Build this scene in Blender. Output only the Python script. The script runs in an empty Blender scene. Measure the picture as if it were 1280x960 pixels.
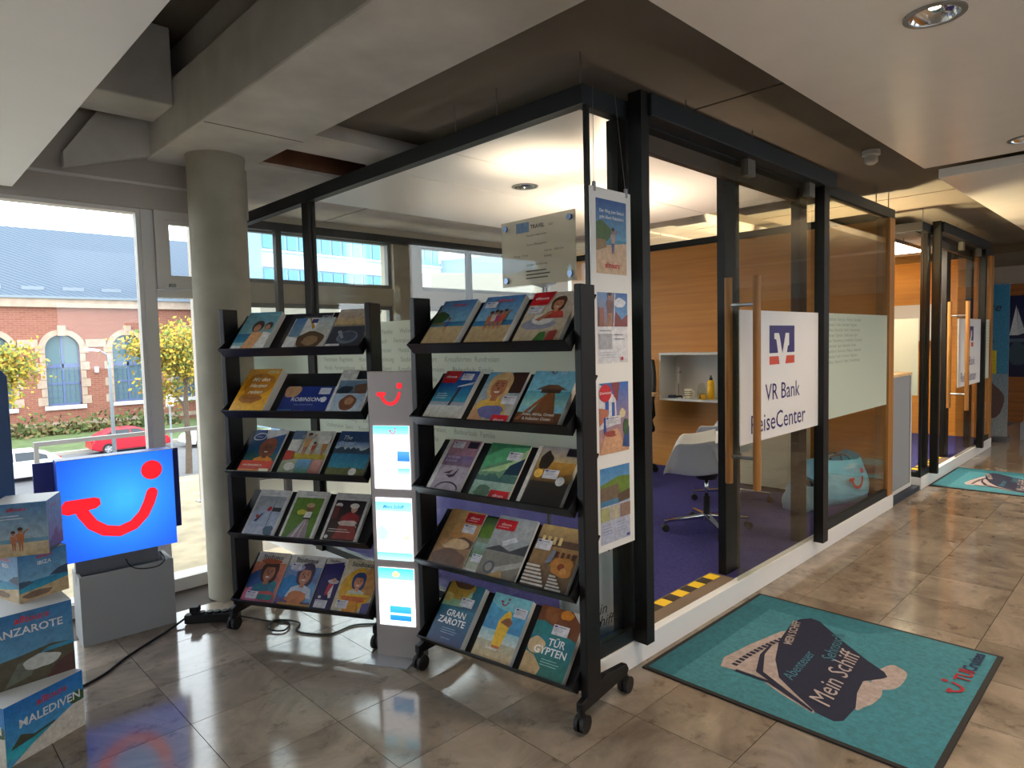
import bpy, bmesh, math, random
from mathutils import Matrix, Vector
random.seed(7)
S = bpy.context.scene
COL = S.collection
PI = math.pi
def R(d): return math.radians(d)

# ------------------------------------------------------------------ camera, sky, exposure
def setup_camera():
    yaw, pit, rol = .795690, -.0611118, -.0245094
    fw = Vector((math.cos(yaw)*math.cos(pit), math.sin(yaw)*math.cos(pit), math.sin(pit)))
    r = Vector((math.sin(yaw), -math.cos(yaw), 0)); u = r.cross(fw)
    c, s = math.cos(rol), math.sin(rol)
    r2 = c*r+s*u; u2 = -s*r+c*u
    cam = bpy.data.cameras.new('camera'); cam.sensor_width = 36; cam.lens = 823.017*36/1280
    cam.clip_start = .05; cam.clip_end = 400
    o = bpy.data.objects.new('camera', cam); COL.objects.link(o)
    m = Matrix((r2, u2, -fw)).transposed().to_4x4(); m.translation = (0, 0, 1.55)
    o.matrix_world = m; S.camera = o
setup_camera()
world = bpy.data.worlds.new('overcast_sky'); S.world = world; world.use_nodes = True
bg = world.node_tree.nodes['Background']; bg.inputs[0].default_value = (.87, .945, 1.0, 1); bg.inputs[1].default_value = 3.4
S.view_settings.view_transform = 'Standard'; S.view_settings.look = 'None'
S.view_settings.gamma = 1; S.view_settings.use_curve_mapping = False
S.view_settings.exposure = 0.8
WARM = (1.0, .76, .54)
DOWN_W, UP_W = 46, 32

# ------------------------------------------------------------------ colour and materials
def lin(c):
    return tuple((x/255/12.92) if x/255 <= .04045 else ((x/255+.055)/1.055)**2.4 for x in c)
MATS = {}
def mat(name, rgb, rough=.5, metal=0, var=0, scale=6, bump=0, spec=.5, rgb2=None, stretch=None, coat=0, emit=0, detail=5):
    if name in MATS: return MATS[name]
    m = bpy.data.materials.new(name); m.use_nodes = True; MATS[name] = m
    nt = m.node_tree; b = nt.nodes['Principled BSDF']; L = nt.links.new
    c = lin(rgb)
    b.inputs['Base Color'].default_value = (*c, 1); b.inputs['Roughness'].default_value = rough
    b.inputs['Metallic'].default_value = metal; b.inputs['Specular IOR Level'].default_value = spec
    b.inputs['Coat Weight'].default_value = coat
    if emit:
        b.inputs['Emission Color'].default_value = (*c, 1); b.inputs['Emission Strength'].default_value = emit
    if var or rgb2 or bump:
        g = nt.nodes.new('ShaderNodeTexCoord'); mp = nt.nodes.new('ShaderNodeMapping'); L(g.outputs['Object'], mp.inputs[0])
        if stretch: mp.inputs['Scale'].default_value = stretch
        n = nt.nodes.new('ShaderNodeTexNoise'); n.inputs['Scale'].default_value = scale; n.inputs['Detail'].default_value = detail
        L(mp.outputs[0], n.inputs['Vector'])
        if var or rgb2:
            cr = nt.nodes.new('ShaderNodeValToRGB'); L(n.outputs['Fac'], cr.inputs[0])
            a = lin(rgb2) if rgb2 else tuple(x*(1-var) for x in c)
            d = c if rgb2 else tuple(min(1, x*(1+var)) for x in c)
            cr.color_ramp.elements[0].position = .32; cr.color_ramp.elements[1].position = .68
            cr.color_ramp.elements[0].color = (*a, 1); cr.color_ramp.elements[1].color = (*d, 1)
            L(cr.outputs[0], b.inputs['Base Color'])
        if bump:
            bp = nt.nodes.new('ShaderNodeBump'); bp.inputs['Strength'].default_value = bump; bp.inputs['Distance'].default_value = .01
            L(n.outputs['Fac'], bp.inputs['Height']); L(bp.outputs[0], b.inputs['Normal'])
    return m
def glass_mat(name, tint=(1, 1, 1), refl=1.0, rough=0.0):
    m = bpy.data.materials.new(name); m.use_nodes = True; nt = m.node_tree; nt.nodes.clear(); L = nt.links.new
    out = nt.nodes.new('ShaderNodeOutputMaterial'); mx = nt.nodes.new('ShaderNodeMixShader')
    t = nt.nodes.new('ShaderNodeBsdfTransparent'); t.inputs[0].default_value = (*tint, 1)
    g = nt.nodes.new('ShaderNodeBsdfGlossy'); g.inputs['Roughness'].default_value = rough
    lw = nt.nodes.new('ShaderNodeLayerWeight'); lw.inputs[0].default_value = .5
    pw = nt.nodes.new('ShaderNodeMath'); pw.operation = 'POWER'; pw.inputs[1].default_value = 4.5
    mu = nt.nodes.new('ShaderNodeMath'); mu.operation = 'MULTIPLY_ADD'; mu.inputs[1].default_value = .8*refl; mu.inputs[2].default_value = .03*refl
    L(lw.outputs['Facing'], pw.inputs[0]); L(pw.outputs[0], mu.inputs[0]); L(mu.outputs[0], mx.inputs[0]); L(t.outputs[0], mx.inputs[1]); L(g.outputs[0], mx.inputs[2]); L(mx.outputs[0], out.inputs[0])
    MATS[name] = m; return m
def frost_mat(name, rgb, clear=.15):
    m = bpy.data.materials.new(name); m.use_nodes = True; nt = m.node_tree; nt.nodes.clear(); L = nt.links.new
    out = nt.nodes.new('ShaderNodeOutputMaterial')
    d = nt.nodes.new('ShaderNodeBsdfDiffuse'); d.inputs[0].default_value = (*lin(rgb), 1)
    tl = nt.nodes.new('ShaderNodeBsdfTranslucent'); tl.inputs[0].default_value = (*lin(rgb), 1)
    tr = nt.nodes.new('ShaderNodeBsdfTransparent')
    m1 = nt.nodes.new('ShaderNodeMixShader'); m1.inputs[0].default_value = .6
    m2 = nt.nodes.new('ShaderNodeMixShader'); m2.inputs[0].default_value = clear
    L(d.outputs[0], m1.inputs[1]); L(tl.outputs[0], m1.inputs[2]); L(m1.outputs[0], m2.inputs[1]); L(tr.outputs[0], m2.inputs[2]); L(m2.outputs[0], out.inputs[0])
    MATS[name] = m; return m
def print_mat(name, rough=.35, emit=0, grain=.22):
    m = bpy.data.materials.new(name); m.use_nodes = True; nt = m.node_tree; b = nt.nodes['Principled BSDF']
    a = nt.nodes.new('ShaderNodeAttribute'); a.attribute_name = 'Col'
    ink = nt.nodes.new('ShaderNodeVectorMath'); ink.operation = 'SCALE'; ink.inputs['Scale'].default_value = .74
    tc = nt.nodes.new('ShaderNodeTexCoord'); nz = nt.nodes.new('ShaderNodeTexNoise'); nz.inputs['Scale'].default_value = 38; nz.inputs['Detail'].default_value = 7; nz.inputs['Roughness'].default_value = .7; nt.links.new(tc.outputs['Object'], nz.inputs['Vector'])
    mr = nt.nodes.new('ShaderNodeMapRange'); mr.inputs[1].default_value = .3; mr.inputs[2].default_value = .7; mr.inputs[3].default_value = .78-grain; mr.inputs[4].default_value = .78+grain; nt.links.new(nz.outputs['Fac'], mr.inputs[0]); nt.links.new(mr.outputs[0], ink.inputs['Scale'])
    nt.links.new(a.outputs['Color'], ink.inputs[0]); nt.links.new(ink.outputs[0], b.inputs['Base Color']); b.inputs['Roughness'].default_value = rough
    if emit:
        nt.links.new(a.outputs['Color'], b.inputs['Emission Color']); b.inputs['Emission Strength'].default_value = emit
        nt.links.remove(b.inputs['Base Color'].links[0]); b.inputs['Base Color'].default_value = (.02, .02, .02, 1)
    MATS[name] = m; return m
def stone_mat():
    m = bpy.data.materials.new('polished_limestone'); m.use_nodes = True; nt = m.node_tree; b = nt.nodes['Principled BSDF']; L = nt.links.new
    g = nt.nodes.new('ShaderNodeNewGeometry'); oi = nt.nodes.new('ShaderNodeObjectInfo')
    ad = nt.nodes.new('ShaderNodeVectorMath'); ad.operation = 'MULTIPLY_ADD'; ad.inputs[1].default_value = (1, 1.15, 1)
    cmb = nt.nodes.new('ShaderNodeCombineXYZ'); mm = nt.nodes.new('ShaderNodeMath'); mm.operation = 'MULTIPLY'; mm.inputs[1].default_value = 40
    L(oi.outputs['Random'], mm.inputs[0]); L(mm.outputs[0], cmb.inputs[2]); L(g.outputs['Position'], ad.inputs[0]); L(cmb.outputs[0], ad.inputs[2])
    n1 = nt.nodes.new('ShaderNodeTexNoise'); n1.inputs['Scale'].default_value = 2.2; n1.inputs['Detail'].default_value = 9; n1.inputs['Roughness'].default_value = .65; n1.inputs['Distortion'].default_value = .8
    n2 = nt.nodes.new('ShaderNodeTexNoise'); n2.inputs['Scale'].default_value = 9; n2.inputs['Detail'].default_value = 8; n2.inputs['Roughness'].default_value = .7
    L(ad.outputs[0], n1.inputs['Vector']); L(ad.outputs[0], n2.inputs['Vector'])
    r1 = nt.nodes.new('ShaderNodeValToRGB'); L(n1.outputs['Fac'], r1.inputs[0])
    e = r1.color_ramp.elements; e[0].position = .3; e[0].color = (*lin((108, 97, 87)), 1); e[1].position = .72; e[1].color = (*lin((168, 154, 138)), 1)
    r2 = nt.nodes.new('ShaderNodeValToRGB'); L(n2.outputs['Fac'], r2.inputs[0])
    e = r2.color_ramp.elements; e[0].position = .3; e[0].color = (.35, .33, .31, 1); e[1].position = .45; e[1].color = (1, 1, 1, 1)
    mx = nt.nodes.new('ShaderNodeMix'); mx.data_type = 'RGBA'; mx.blend_type = 'MULTIPLY'; mx.inputs[0].default_value = .75
    L(r1.outputs[0], mx.inputs[6]); L(r2.outputs[0], mx.inputs[7])
    hv = nt.nodes.new('ShaderNodeHueSaturation'); L(mx.outputs[2], hv.inputs['Color'])
    ma = nt.nodes.new('ShaderNodeMapRange'); ma.inputs[3].default_value = .86; ma.inputs[4].default_value = 1.1; L(oi.outputs['Random'], ma.inputs[0]); L(ma.outputs[0], hv.inputs['Value'])
    L(hv.outputs[0], b.inputs['Base Color'])
    b.inputs['Roughness'].default_value = .11; b.inputs['Specular IOR Level'].default_value = .6
    MATS['stone'] = m; return m
def wood_mat(name, a, b2, scale=3, axis=(1, 1, 14), rough=.45):
    return mat(name, a, rough, rgb2=b2, scale=scale, stretch=axis, detail=8)

M_STONE = stone_mat()
M_GROUT = mat('grout', (70, 60, 52), .8, var=.1)
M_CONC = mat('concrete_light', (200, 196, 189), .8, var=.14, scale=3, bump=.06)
M_CONCD = mat('concrete_shaded', (104, 96, 84), .85, var=.12, scale=1.5, bump=.06)  # slab concrete darkened: its lack of light is put into the colour
M_COLM = mat('concrete_column', (152, 146, 131), .8, var=.12, scale=5, bump=.08)
M_WPAN = mat('white_panel', (232, 232, 232), .33, var=.01)
M_PANG = mat('satin_metal_panel', (236, 230, 221), .24, var=.02, spec=.8)
M_WHITE = mat('white_paint', (222, 222, 220), .5, var=.01)
def cut_holes(o, holes, r=.079):
    cm = MB()
    for x, y, z in holes: cm.cyl((x, y, z-.1), (x, y, z+.1), r, n=32)
    c = cm.build('cutter', None); b = o.modifiers.new('b', 'BOOLEAN'); b.object = c; b.operation = 'DIFFERENCE'; b.solver = 'EXACT'
    dg = bpy.context.evaluated_depsgraph_get(); me = bpy.data.meshes.new_from_object(o.evaluated_get(dg)); o.modifiers.clear(); o.data = me
    bpy.data.objects.remove(c)
M_BASE = mat('white_base', (226, 228, 230), .4, var=.01)
M_FRAME = mat('black_frame', (14, 15, 16), .45, var=.1, spec=.35)
M_TRACK = mat('anthracite_rail', (26, 31, 35), .5, var=.08, spec=.35)
M_RACK = mat('rack_black', (11, 11, 15), .45, var=.1, spec=.35)
M_RUB = mat('black_rubber', (16, 16, 17), .6)
M_CARPET = mat('blue_carpet', (62, 60, 112), .95, var=.22, scale=60, bump=.3, spec=.1)
M_WOOD = wood_mat('oak_veneer', (206, 138, 52), (190, 121, 40), 2.2, (.6, .6, 16))
M_WOODP = wood_mat('oak_post', (170, 118, 58), (140, 94, 42), 3, (8, 8, .6))
M_WFRAME = mat('window_frame_white', (206, 202, 196), .45, var=.02)
M_CHROME = mat('chrome', (210, 212, 214), .12, metal=1)
M_STEEL = mat('steel', (150, 152, 156), .3, metal=1)
M_SHELL = mat('white_plastic', (214, 216, 214), .35, var=.01)
M_PAPER = mat('paper', (214, 212, 206), .7, var=.03)
M_GREYB = mat('grey_board', (150, 152, 154), .6, var=.02)
M_GLASS = glass_mat('clear_glass', (.97, .985, .975), .8)
M_GLASSW = glass_mat('window_glass', (.97, .98, .98), .6)
M_GLASSD = glass_mat('door_glass', (.90, .91, .87), 1.0)
M_FROST = frost_mat('frosted_film', (226, 234, 226), .10)
M_ACRYL = frost_mat('smoked_acrylic', (214, 212, 196), .34)
M_PRINT = print_mat('printed_paper', .38)
M_PRINTM = print_mat('printed_matt', .85)
M_PRINTS = print_mat('printed_sign', .4, 0, 0)
M_PRINTL = print_mat('backlit_print', .3, .75)
M_EMW = mat('lamp_warm', (255, 236, 205), .5, emit=9)
M_EMO = mat('lamp_opal', (255, 244, 230), .5, emit=14)

# ------------------------------------------------------------------ objects
def tag(o, label=None, cat=None, group=None, kind=None):
    if label: o['label'] = label
    if cat: o['category'] = cat
    if group: o['group'] = group
    if kind: o['kind'] = kind
    return o
def empty(name, loc=(0, 0, 0), rz=0, label=None, cat=None, group=None, kind=None):
    o = bpy.data.objects.new(name, None); COL.objects.link(o); o.location = loc; o.rotation_euler = (0, 0, rz)
    o.empty_display_size = .1
    return tag(o, label, cat, group, kind)
class MB:
    def __init__(s): s.v = []; s.f = []; s.c = []
    def add(s, vs, fs, col=None):
        n = len(s.v); s.v += [tuple(p) for p in vs]; s.f += [tuple(i+n for i in f) for f in fs]
        if col is not None: s.c += [col]*len(vs) if not isinstance(col, list) else col
        return s
    def box(s, x0, x1, y0, y1, z0, z1):
        return s.add([(x0,y0,z0),(x1,y0,z0),(x1,y1,z0),(x0,y1,z0),(x0,y0,z1),(x1,y0,z1),(x1,y1,z1),(x0,y1,z1)],
                     [(0,3,2,1),(4,5,6,7),(0,1,5,4),(1,2,6,5),(2,3,7,6),(3,0,4,7)])
    def prism(s, pts, d, fn):
        """pts 2-D outline (ccw); fn(a,b,t)->3-D with t in (0,d)"""
        n = len(pts)
        s.add([fn(a, b, 0) for a, b in pts]+[fn(a, b, d) for a, b in pts],
              [tuple(reversed(range(n))), tuple(range(n, 2*n))]+[(i, (i+1) % n, n+(i+1) % n, n+i) for i in range(n)])
        return s
    def cyl(s, p, q, r, r2=None, n=12, cap=True):
        p = Vector(p); q = Vector(q); d = (q-p); r2 = r if r2 is None else r2
        z = d.normalized(); x = z.orthogonal().normalized(); y = z.cross(x)
        vs = [p+r*(math.cos(2*PI*i/n)*x+math.sin(2*PI*i/n)*y) for i in range(n)]+[q+r2*(math.cos(2*PI*i/n)*x+math.sin(2*PI*i/n)*y) for i in range(n)]
        fs = [(i, (i+1) % n, n+(i+1) % n, n+i) for i in range(n)]
        if cap: fs += [tuple(reversed(range(n))), tuple(range(n, 2*n))]
        return s.add(vs, fs)
    def lathe(s, prof, n=20, c=(0, 0, 0)):
        m = len(prof); vs = []; fs = []
        for i in range(n):
            a = 2*PI*i/n
            for r, z in prof: vs.append((c[0]+r*math.cos(a), c[1]+r*math.sin(a), c[2]+z))
        for i in range(n):
            for j in range(m-1):
                k = ((i+1) % n)*m
                fs.append((i*m+j, k+j, k+j+1, i*m+j+1))
        return s.add(vs, fs)
    def tube(s, pts, r, n=8, closed=False):
        pts = [Vector(p) for p in pts]; N = len(pts); vs = []; fs = []
        rr = r if isinstance(r, (list, tuple)) else [r]*N
        x = None
        for i, p in enumerate(pts):
            t = (pts[min(i+1, N-1)]-pts[max(i-1, 0)]).normalized()
            x = t.orthogonal().normalized() if x is None else (x-t*x.dot(t)).normalized()
            y = t.cross(x)
            vs += [p+rr[i]*(math.cos(2*PI*k/n)*x+math.sin(2*PI*k/n)*y) for k in range(n)]
        for i in range(N-1):
            fs += [(i*n+k, i*n+(k+1) % n, (i+1)*n+(k+1) % n, (i+1)*n+k) for k in range(n)]
        fs += [tuple(reversed(range(n))), tuple((N-1)*n+k for k in range(n))]
        return s.add(vs, fs)
    def mesh(s, name, m):
        me = bpy.data.meshes.new(name); me.from_pydata(s.v, [], s.f); me.update()
        if m: me.materials.append(m)
        return me
    def build(s, name, m, parent=None, smooth=False, bevel=0, fix=True):
        me = s.mesh(name, m)
        if fix:
            bm = bmesh.new(); bm.from_mesh(me); bmesh.ops.recalc_face_normals(bm, faces=bm.faces); bm.to_mesh(me); bm.free()
        if s.c:
            at = me.color_attributes.new('Col', 'FLOAT_COLOR', 'POINT')
            at.data.foreach_set('color', [k for c in s.c for k in (*c, 1)])
        if smooth:
            for p in me.polygons: p.use_smooth = True
        o = bpy.data.objects.new(name, me); COL.objects.link(o)
        if parent is not None: o.parent = parent
        if bevel:
            b = o.modifiers.new('bevel', 'BEVEL'); b.width = bevel; b.segments = 2; b.limit_method = 'ANGLE'; b.angle_limit = R(50)
        return o
def box(name, x0, x1, y0, y1, z0, z1, m, parent=None, bevel=0): return MB().box(x0, x1, y0, y1, z0, z1).build(name, m, parent, bevel=bevel)
def copy_tree(o, parent=None):
    c = o.copy(); COL.objects.link(c); c.parent = parent
    for ch in list(o.children): copy_tree(ch, c)
    return c
def light(name, kind, loc, parent, energy, color, **k):
    l = bpy.data.lights.new(name, kind); l.energy = energy; l.color = color
    for a, b in k.items(): setattr(l, a, b)
    o = bpy.data.objects.new(name, l); COL.objects.link(o); o.location = loc; o.parent = parent
    return o

# ------------------------------------------------------------------ print: flat coloured shapes in layers
_tc = {}
def text2d(s, size, bold=False, shear=0):
    k = (s, bold, shear)
    if k not in _tc:
        cu = bpy.data.curves.new('t', 'FONT'); cu.body = s; cu.size = 1; cu.resolution_u = 2; cu.shear = shear
        if bold: cu.offset = .018
        ob = bpy.data.objects.new('t', cu); COL.objects.link(ob)
        dg = bpy.context.evaluated_depsgraph_get(); me = ob.evaluated_get(dg).to_mesh()
        vs = [(v.co.x, v.co.y) for v in me.vertices]; fs = [tuple(p.vertices) for p in me.polygons]
        ob.evaluated_get(dg).to_mesh_clear(); bpy.data.objects.remove(ob); bpy.data.curves.remove(cu)
        _tc[k] = (vs, fs)
    vs, fs = _tc[k]
    return [(x*size, y*size) for x, y in vs], fs
SMILE_BAR = [(-.05, .02), (-.05, -.09), (.05, -.14), (.16, -.13)]
class Print:
    """unit: fraction of the width; y up; mapped on a rectangle with origin O, right U (length = width), up V (unit * width)"""
    def __init__(s, O, U, V, step=.00025, lift=.0006):
        s.O = Vector(O); s.U = Vector(U); s.V = Vector(V); s.N = s.U.cross(s.V).normalized(); s.mb = MB(); s.k = 0; s.step = step; s.lift = lift
    def P(s, x, y): return s.O+s.U*x+s.V*y+s.N*(s.lift+s.k*s.step)
    clip = None
    def poly(s, pts, c, cs=None):
        if s.clip:
            cs = cs or [c]*len(pts); P = list(zip(pts, cs))
            for ax, lim, sg in ((0, 0, 1), (0, 1, -1), (1, 0, 1), (1, s.clip, -1)):
                out = []
                for i in range(len(P)):
                    (a, ca), (b, cb) = P[i-1], P[i]; da, db = sg*(a[ax]-lim), sg*(b[ax]-lim)
                    if (da < 0) != (db < 0):
                        t = da/(da-db); out.append((tuple(a[k]+(b[k]-a[k])*t for k in (0, 1)), tuple(ca[k]+(cb[k]-ca[k])*t for k in (0, 1, 2))))
                    if db >= 0: out.append((b, cb))
                P = out
                if len(P) < 3: return
            pts = [p for p, _ in P]; cs = [q for _, q in P]
        s.mb.add([s.P(*p) for p in pts], [tuple(range(len(pts)))], [lin(q) for q in cs] if cs else lin(c)); s.k += 1
    def g(s, x0, y0, x1, y1, top, bot=None):
        bot = bot or top
        s.poly([(x0, y0), (x1, y0), (x1, y1), (x0, y1)], None, [bot, bot, top, top])
    def e(s, x, y, rx, ry, c, a0=0, a1=360, n=20, c2=None):
        pts = [(x+rx*math.cos(R(a0+(a1-a0)*i/n)), y+ry*math.sin(R(a0+(a1-a0)*i/n))) for i in range(n+(a1-a0 < 360))]
        s.poly(pts, c, [c2 if p[1] < y else c for p in pts] if c2 else None)
    def blob(s, x, y, rx, ry, c, seed=1, rough=.25, n=22):
        rd = random.Random(seed); n = 36; fs = [(k, rd.random()*6.28, rough*.75/k**.7*(rd.random()-.2)) for k in (2, 3, 4, 5, 7, 9)]; ks = [1+sum(m*math.sin(k*2*PI*i/n+p) for k, p, m in fs) for i in range(n)]
        s.poly([(x+rx*ks[i]*math.cos(2*PI*i/n), y+ry*ks[i]*math.sin(2*PI*i/n)) for i in range(n)], c)
    def hills(s, y0, base, amp, c, seed=1, x0=0, x1=1, n=14):
        rd = random.Random(seed); pts = [(x0, base), (x1, base)]
        for i in range(n+1): pts.append((x1-(x1-x0)*i/n, y0+amp*rd.random()))
        s.poly(pts, c)
    def t(s, x, y, size, txt, c, bold=False, align='l', shear=0, rot=0):
        vs, fs = text2d(txt, size, bold, shear)
        if not vs: return
        w = max(v[0] for v in vs); dx = {'l': 0, 'c': -w/2, 'r': -w}[align]; ca, sa = math.cos(rot), math.sin(rot)
        s.mb.add([s.P(x+(a+dx)*ca-b*sa, y+(a+dx)*sa+b*ca) for a, b in vs], fs, lin(c)); s.k += 1
    def lines(s, x0, y, x1, n, dy, c, h=.012, seed=3):
        rd = random.Random(seed)
        for i in range(n): s.g(x0, y-i*dy, x0+(x1-x0)*(.6+.4*rd.random()), y-i*dy+h, c)
    def smile(s, x, y, w, c, dotc=None):
        """the smiling line: bar, bowl and dot"""
        def st(p): return (x+p[0]*w, y+p[1]*w)
        ctr = [(-.40, .10), (-.36, -.02), (-.27, -.17), (-.14, -.27), (.02, -.31), (.18, -.26), (.30, -.14), (.37, 0), (.41, .12)]
        th = .068; L = []; Rr = []
        for i, p in enumerate(ctr):
            a = ctr[max(i-1, 0)]; b = ctr[min(i+1, len(ctr)-1)]; d = Vector((b[0]-a[0], b[1]-a[1])).normalized()
            L.append((p[0]-d.y*th, p[1]+d.x*th)); Rr.append((p[0]+d.y*th, p[1]-d.x*th))
        for i in range(len(ctr)-1):
            s.poly([st(L[i]), st(Rr[i]), st(Rr[i+1]), st(L[i+1])], c); s.k -= 1
        s.k += 1
        s.e(x+.41*w, y+.12*w, th*w, th*w, c, n=14); s.k -= 1
        s.poly([st(q) for q in [(-.58, .12), (-.58, .02), (-.52, -.01), (-.22, .03), (-.17, .07), (-.18, .15), (-.24, .17), (-.54, .17)]], c)
        s.e(x+.42*w, y+.42*w, .125*w, .125*w, dotc or c, n=20)
    def sticker(s, x, y, w=.28, h=.16):
        s.g(x, y, x+w, y+h, (226, 224, 230), (214, 212, 220)); s.g(x+.02, y+h-.05, x+.09, y+h-.015, (60, 70, 150)); s.g(x+.1, y+h-.045, x+w*.8, y+h-.03, (120, 120, 140))
        s.lines(x+.03, y+h-.075, x+w-.05, 3, .028, (160, 160, 172), .01)
    def done(s, name, m, parent): return s.mb.build(name, m, parent, fix=False)

# ================================================================== STRUCTURE
# floor of the hall
TP, TX0, TY0 = .436, .877, 3.728
floor = MB().box(-6, 17, -3.6, 4.56, -.3, -.012).build('floor', M_GROUT)
tag(floor, 'polished beige grey limestone tile floor of the hall', 'floor', kind='structure')
def tiles():
    sh = MB().box(.0015, TP-.0015, .0015, TP-.0015, -.012, 0).mesh('tile', M_STONE)
    L = []
    for i in range(-16, 38):
        for j in range(-17, 3):
            x, y = TX0+i*TP, TY0+j*TP
            if y+TP > 4.56: continue
            cx, cy = x+TP/2, y+TP/2
            if cy > 2.05 and cx > 2.5: continue
            az = math.degrees(math.atan2(cy, cx)); d = math.hypot(cx, cy)
            vis = 2 < az < 90 and d > 1.5 and cx > 0
            L.append((0 if vis else 1, d, x, y))
    L.sort(); rest = MB()
    for k, (v, d, x, y) in enumerate(L):
        if k < 290 and v == 0:
            o = bpy.data.objects.new('tile', sh); COL.objects.link(o); o.parent = floor; o.location = (x, y, 0)
        else: rest.box(x+.0015, x+TP-.0015, y+.0015, y+TP-.0015, -.012, 0)
    tag(rest.build('far_tiles', M_STONE, floor), kind='stuff')
tiles()

# facade: left part at y 4.58, stepping out to y 5.9 past the round column
def window_frame(name, x0, x1, y, z0, z1, m, parent, t=.05, d=.06):
    mb = MB().box(x0, x1, y, y+d, z0, z0+t).box(x0, x1, y, y+d, z1-t, z1).box(x0, x0+t, y, y+d, z0+t, z1-t).box(x1-t, x1, y, y+d, z0+t, z1-t)
    return mb.build(name, m, parent)
M_FASC = mat('grey_fascia', (176, 168, 158), .7, var=.04)
wl = MB().box(-6, 1.95, 4.55, 4.80, 2.445, 3.36)
wl.prism([(1.89, 4.62), (1.95, 4.62), (2.07, 5.95), (2.01, 5.95)], 3.36, lambda a, b, t: (a, b, t)); wl.box(1.88, 1.95, 4.58, 4.64, .03, 2.49)
wall_left = tag(wl.build('wall_left', M_FASC), 'grey lintel band above the large window and its return', 'wall', kind='structure')
box('lintel_trim', -6, 1.86, 4.535, 4.55, 2.585, 2.60, M_WFRAME, wall_left)
box('sill', -6, 1.95, 4.56, 4.72, -.3, .07, M_WFRAME, wall_left)
def left_windows():
    n = 1
    for x0, x1 in ((-5.6, -3.9), (-3.8, -2.1), (-2.0, -.5), (-.42, 1.275)):
        w = empty('window_%d' % n, (0, 0, 0), label='tall window pane bay %s' % ('beside the round column, looking onto the brick hall' if n == 4 else 'of the street front, number %d from the far left' % n), cat='window', kind='structure'); n += 1
        window_frame('frame', x0, x1, 4.58, .05, 2.445, M_WFRAME, w, .025)
        box('pane', x0+.025, x1-.025, 4.605, 4.617, .075, 2.42, M_GLASSW, w)
        box('mullion', x1, x1+.06, 4.57, 4.66, .03, 2.49, M_WFRAME, w)
    w = empty('window_%d' % n, label='narrow window with tilting white vent beside the round column', cat='window', kind='structure')
    window_frame('frame', 1.335, 1.88, 4.58, .05, 2.465, M_WFRAME, w, .014)
    box('transom', 1.349, 1.866, 4.575, 4.65, 1.90, 1.95, M_WFRAME, w)
    box('pane', 1.349, 1.866, 4.605, 4.617, .064, 1.90, M_GLASSW, w)
    sash = window_frame('vent_sash', 1.35, 1.865, 4.555, 1.955, 2.45, M_WFRAME, w, .06, .07)
    window_frame('sash_bead', 1.405, 1.81, 4.565, 2.01, 2.395, M_WFRAME, sash, .03, .04)
    box('pane', 1.43, 1.785, 4.60, 4.61, 2.03, 2.37, M_GLASSW, sash)
    box('window_latch', 1.415, 1.45, 4.53, 4.56, 1.965, 1.985, M_STEEL, sash)
left_windows()
def right_facade():
    M = mat('facade_panel', (186, 176, 158), .6, var=.03)
    y = 5.9
    mb = MB().box(2.09, 16, y, y+.25, 2.66, 3.36).box(2.09, 16, y, y+.2, 1.98, 2.16).box(2.09, 16, y, y+.2, -.3, .35)
    for x in (4.05, 6.5, 9.0, 11.5, 14): mb.box(x, x+.37, y-.02, y+.22, .35, 2.66)
    w = tag(mb.build('wall_back', M), 'beige mullioned street wall behind the glass office', 'wall', kind='structure')
    n = 6
    for a, b in ((2.10, 4.05), (4.42, 6.5), (6.87, 9.0), (9.37, 11.5), (11.87, 14)):
        for z0, z1, nm in ((2.16, 2.66, 'upper'), (.35, 1.98, 'lower')):
            wi = empty('window_%d' % n, label='%s window of the street wall, %s bay behind the glass offices' % (nm, ['first', 'second', 'third', 'fourth', 'fifth'][(n-6)//2]), cat='window', kind='structure'); n += 1
            window_frame('frame', a, b, y+.03, z0, z1, mat('window_frame_grey', (120, 122, 124), .5), wi, .04)
            box('pane', a+.04, b-.04, y+.055, y+.065, z0+.04, z1-.04, M_GLASSW, wi)
right_facade()
# closing walls out of view
def glazed(name, label, along, a0, a1, c, z0, z1, n, piers):
    # wall with a row of windows: along 'x' at y = c or along 'y' at x = c
    def B(mb, p, q, d0, d1, u, v): return mb.box(p, q, c+d0, c+d1, u, v) if along == 'x' else mb.box(c+d0, c+d1, p, q, u, v)
    mb = MB(); B(mb, a0, a1, -.1, 0, 0, z0); B(mb, a0, a1, -.1, 0, z1, 3.36); w = (a1-a0)/n
    for i in range(n+1): B(mb, max(a0, a0+i*w-piers/2), min(a1, a0+i*w+piers/2), -.1, 0, z0, z1)
    o = tag(mb.build(name, M_WHITE), label, 'wall', kind='structure')
    for i in range(n):
        g = MB(); B(g, a0+i*w+piers/2, a0+(i+1)*w-piers/2, -.06, -.05, z0, z1); g.build('pane', M_GLASSW, o)
    return o
wo = glazed('wall_opposite', 'pale wall with a window row across the corridor from the offices', 'x', -6, 17, -3.6, 1.3, 2.4, 9, 1.2)
box('wood_band', -6, 17, -3.6, -3.58, .0, 1.15, M_WOOD, wo)
tag(box('wall_rear', -6.1, -6, -3.7, 4.8, 0, 3.36, M_WHITE), 'plain pale wall behind the viewer', 'wall', kind='structure')

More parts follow.
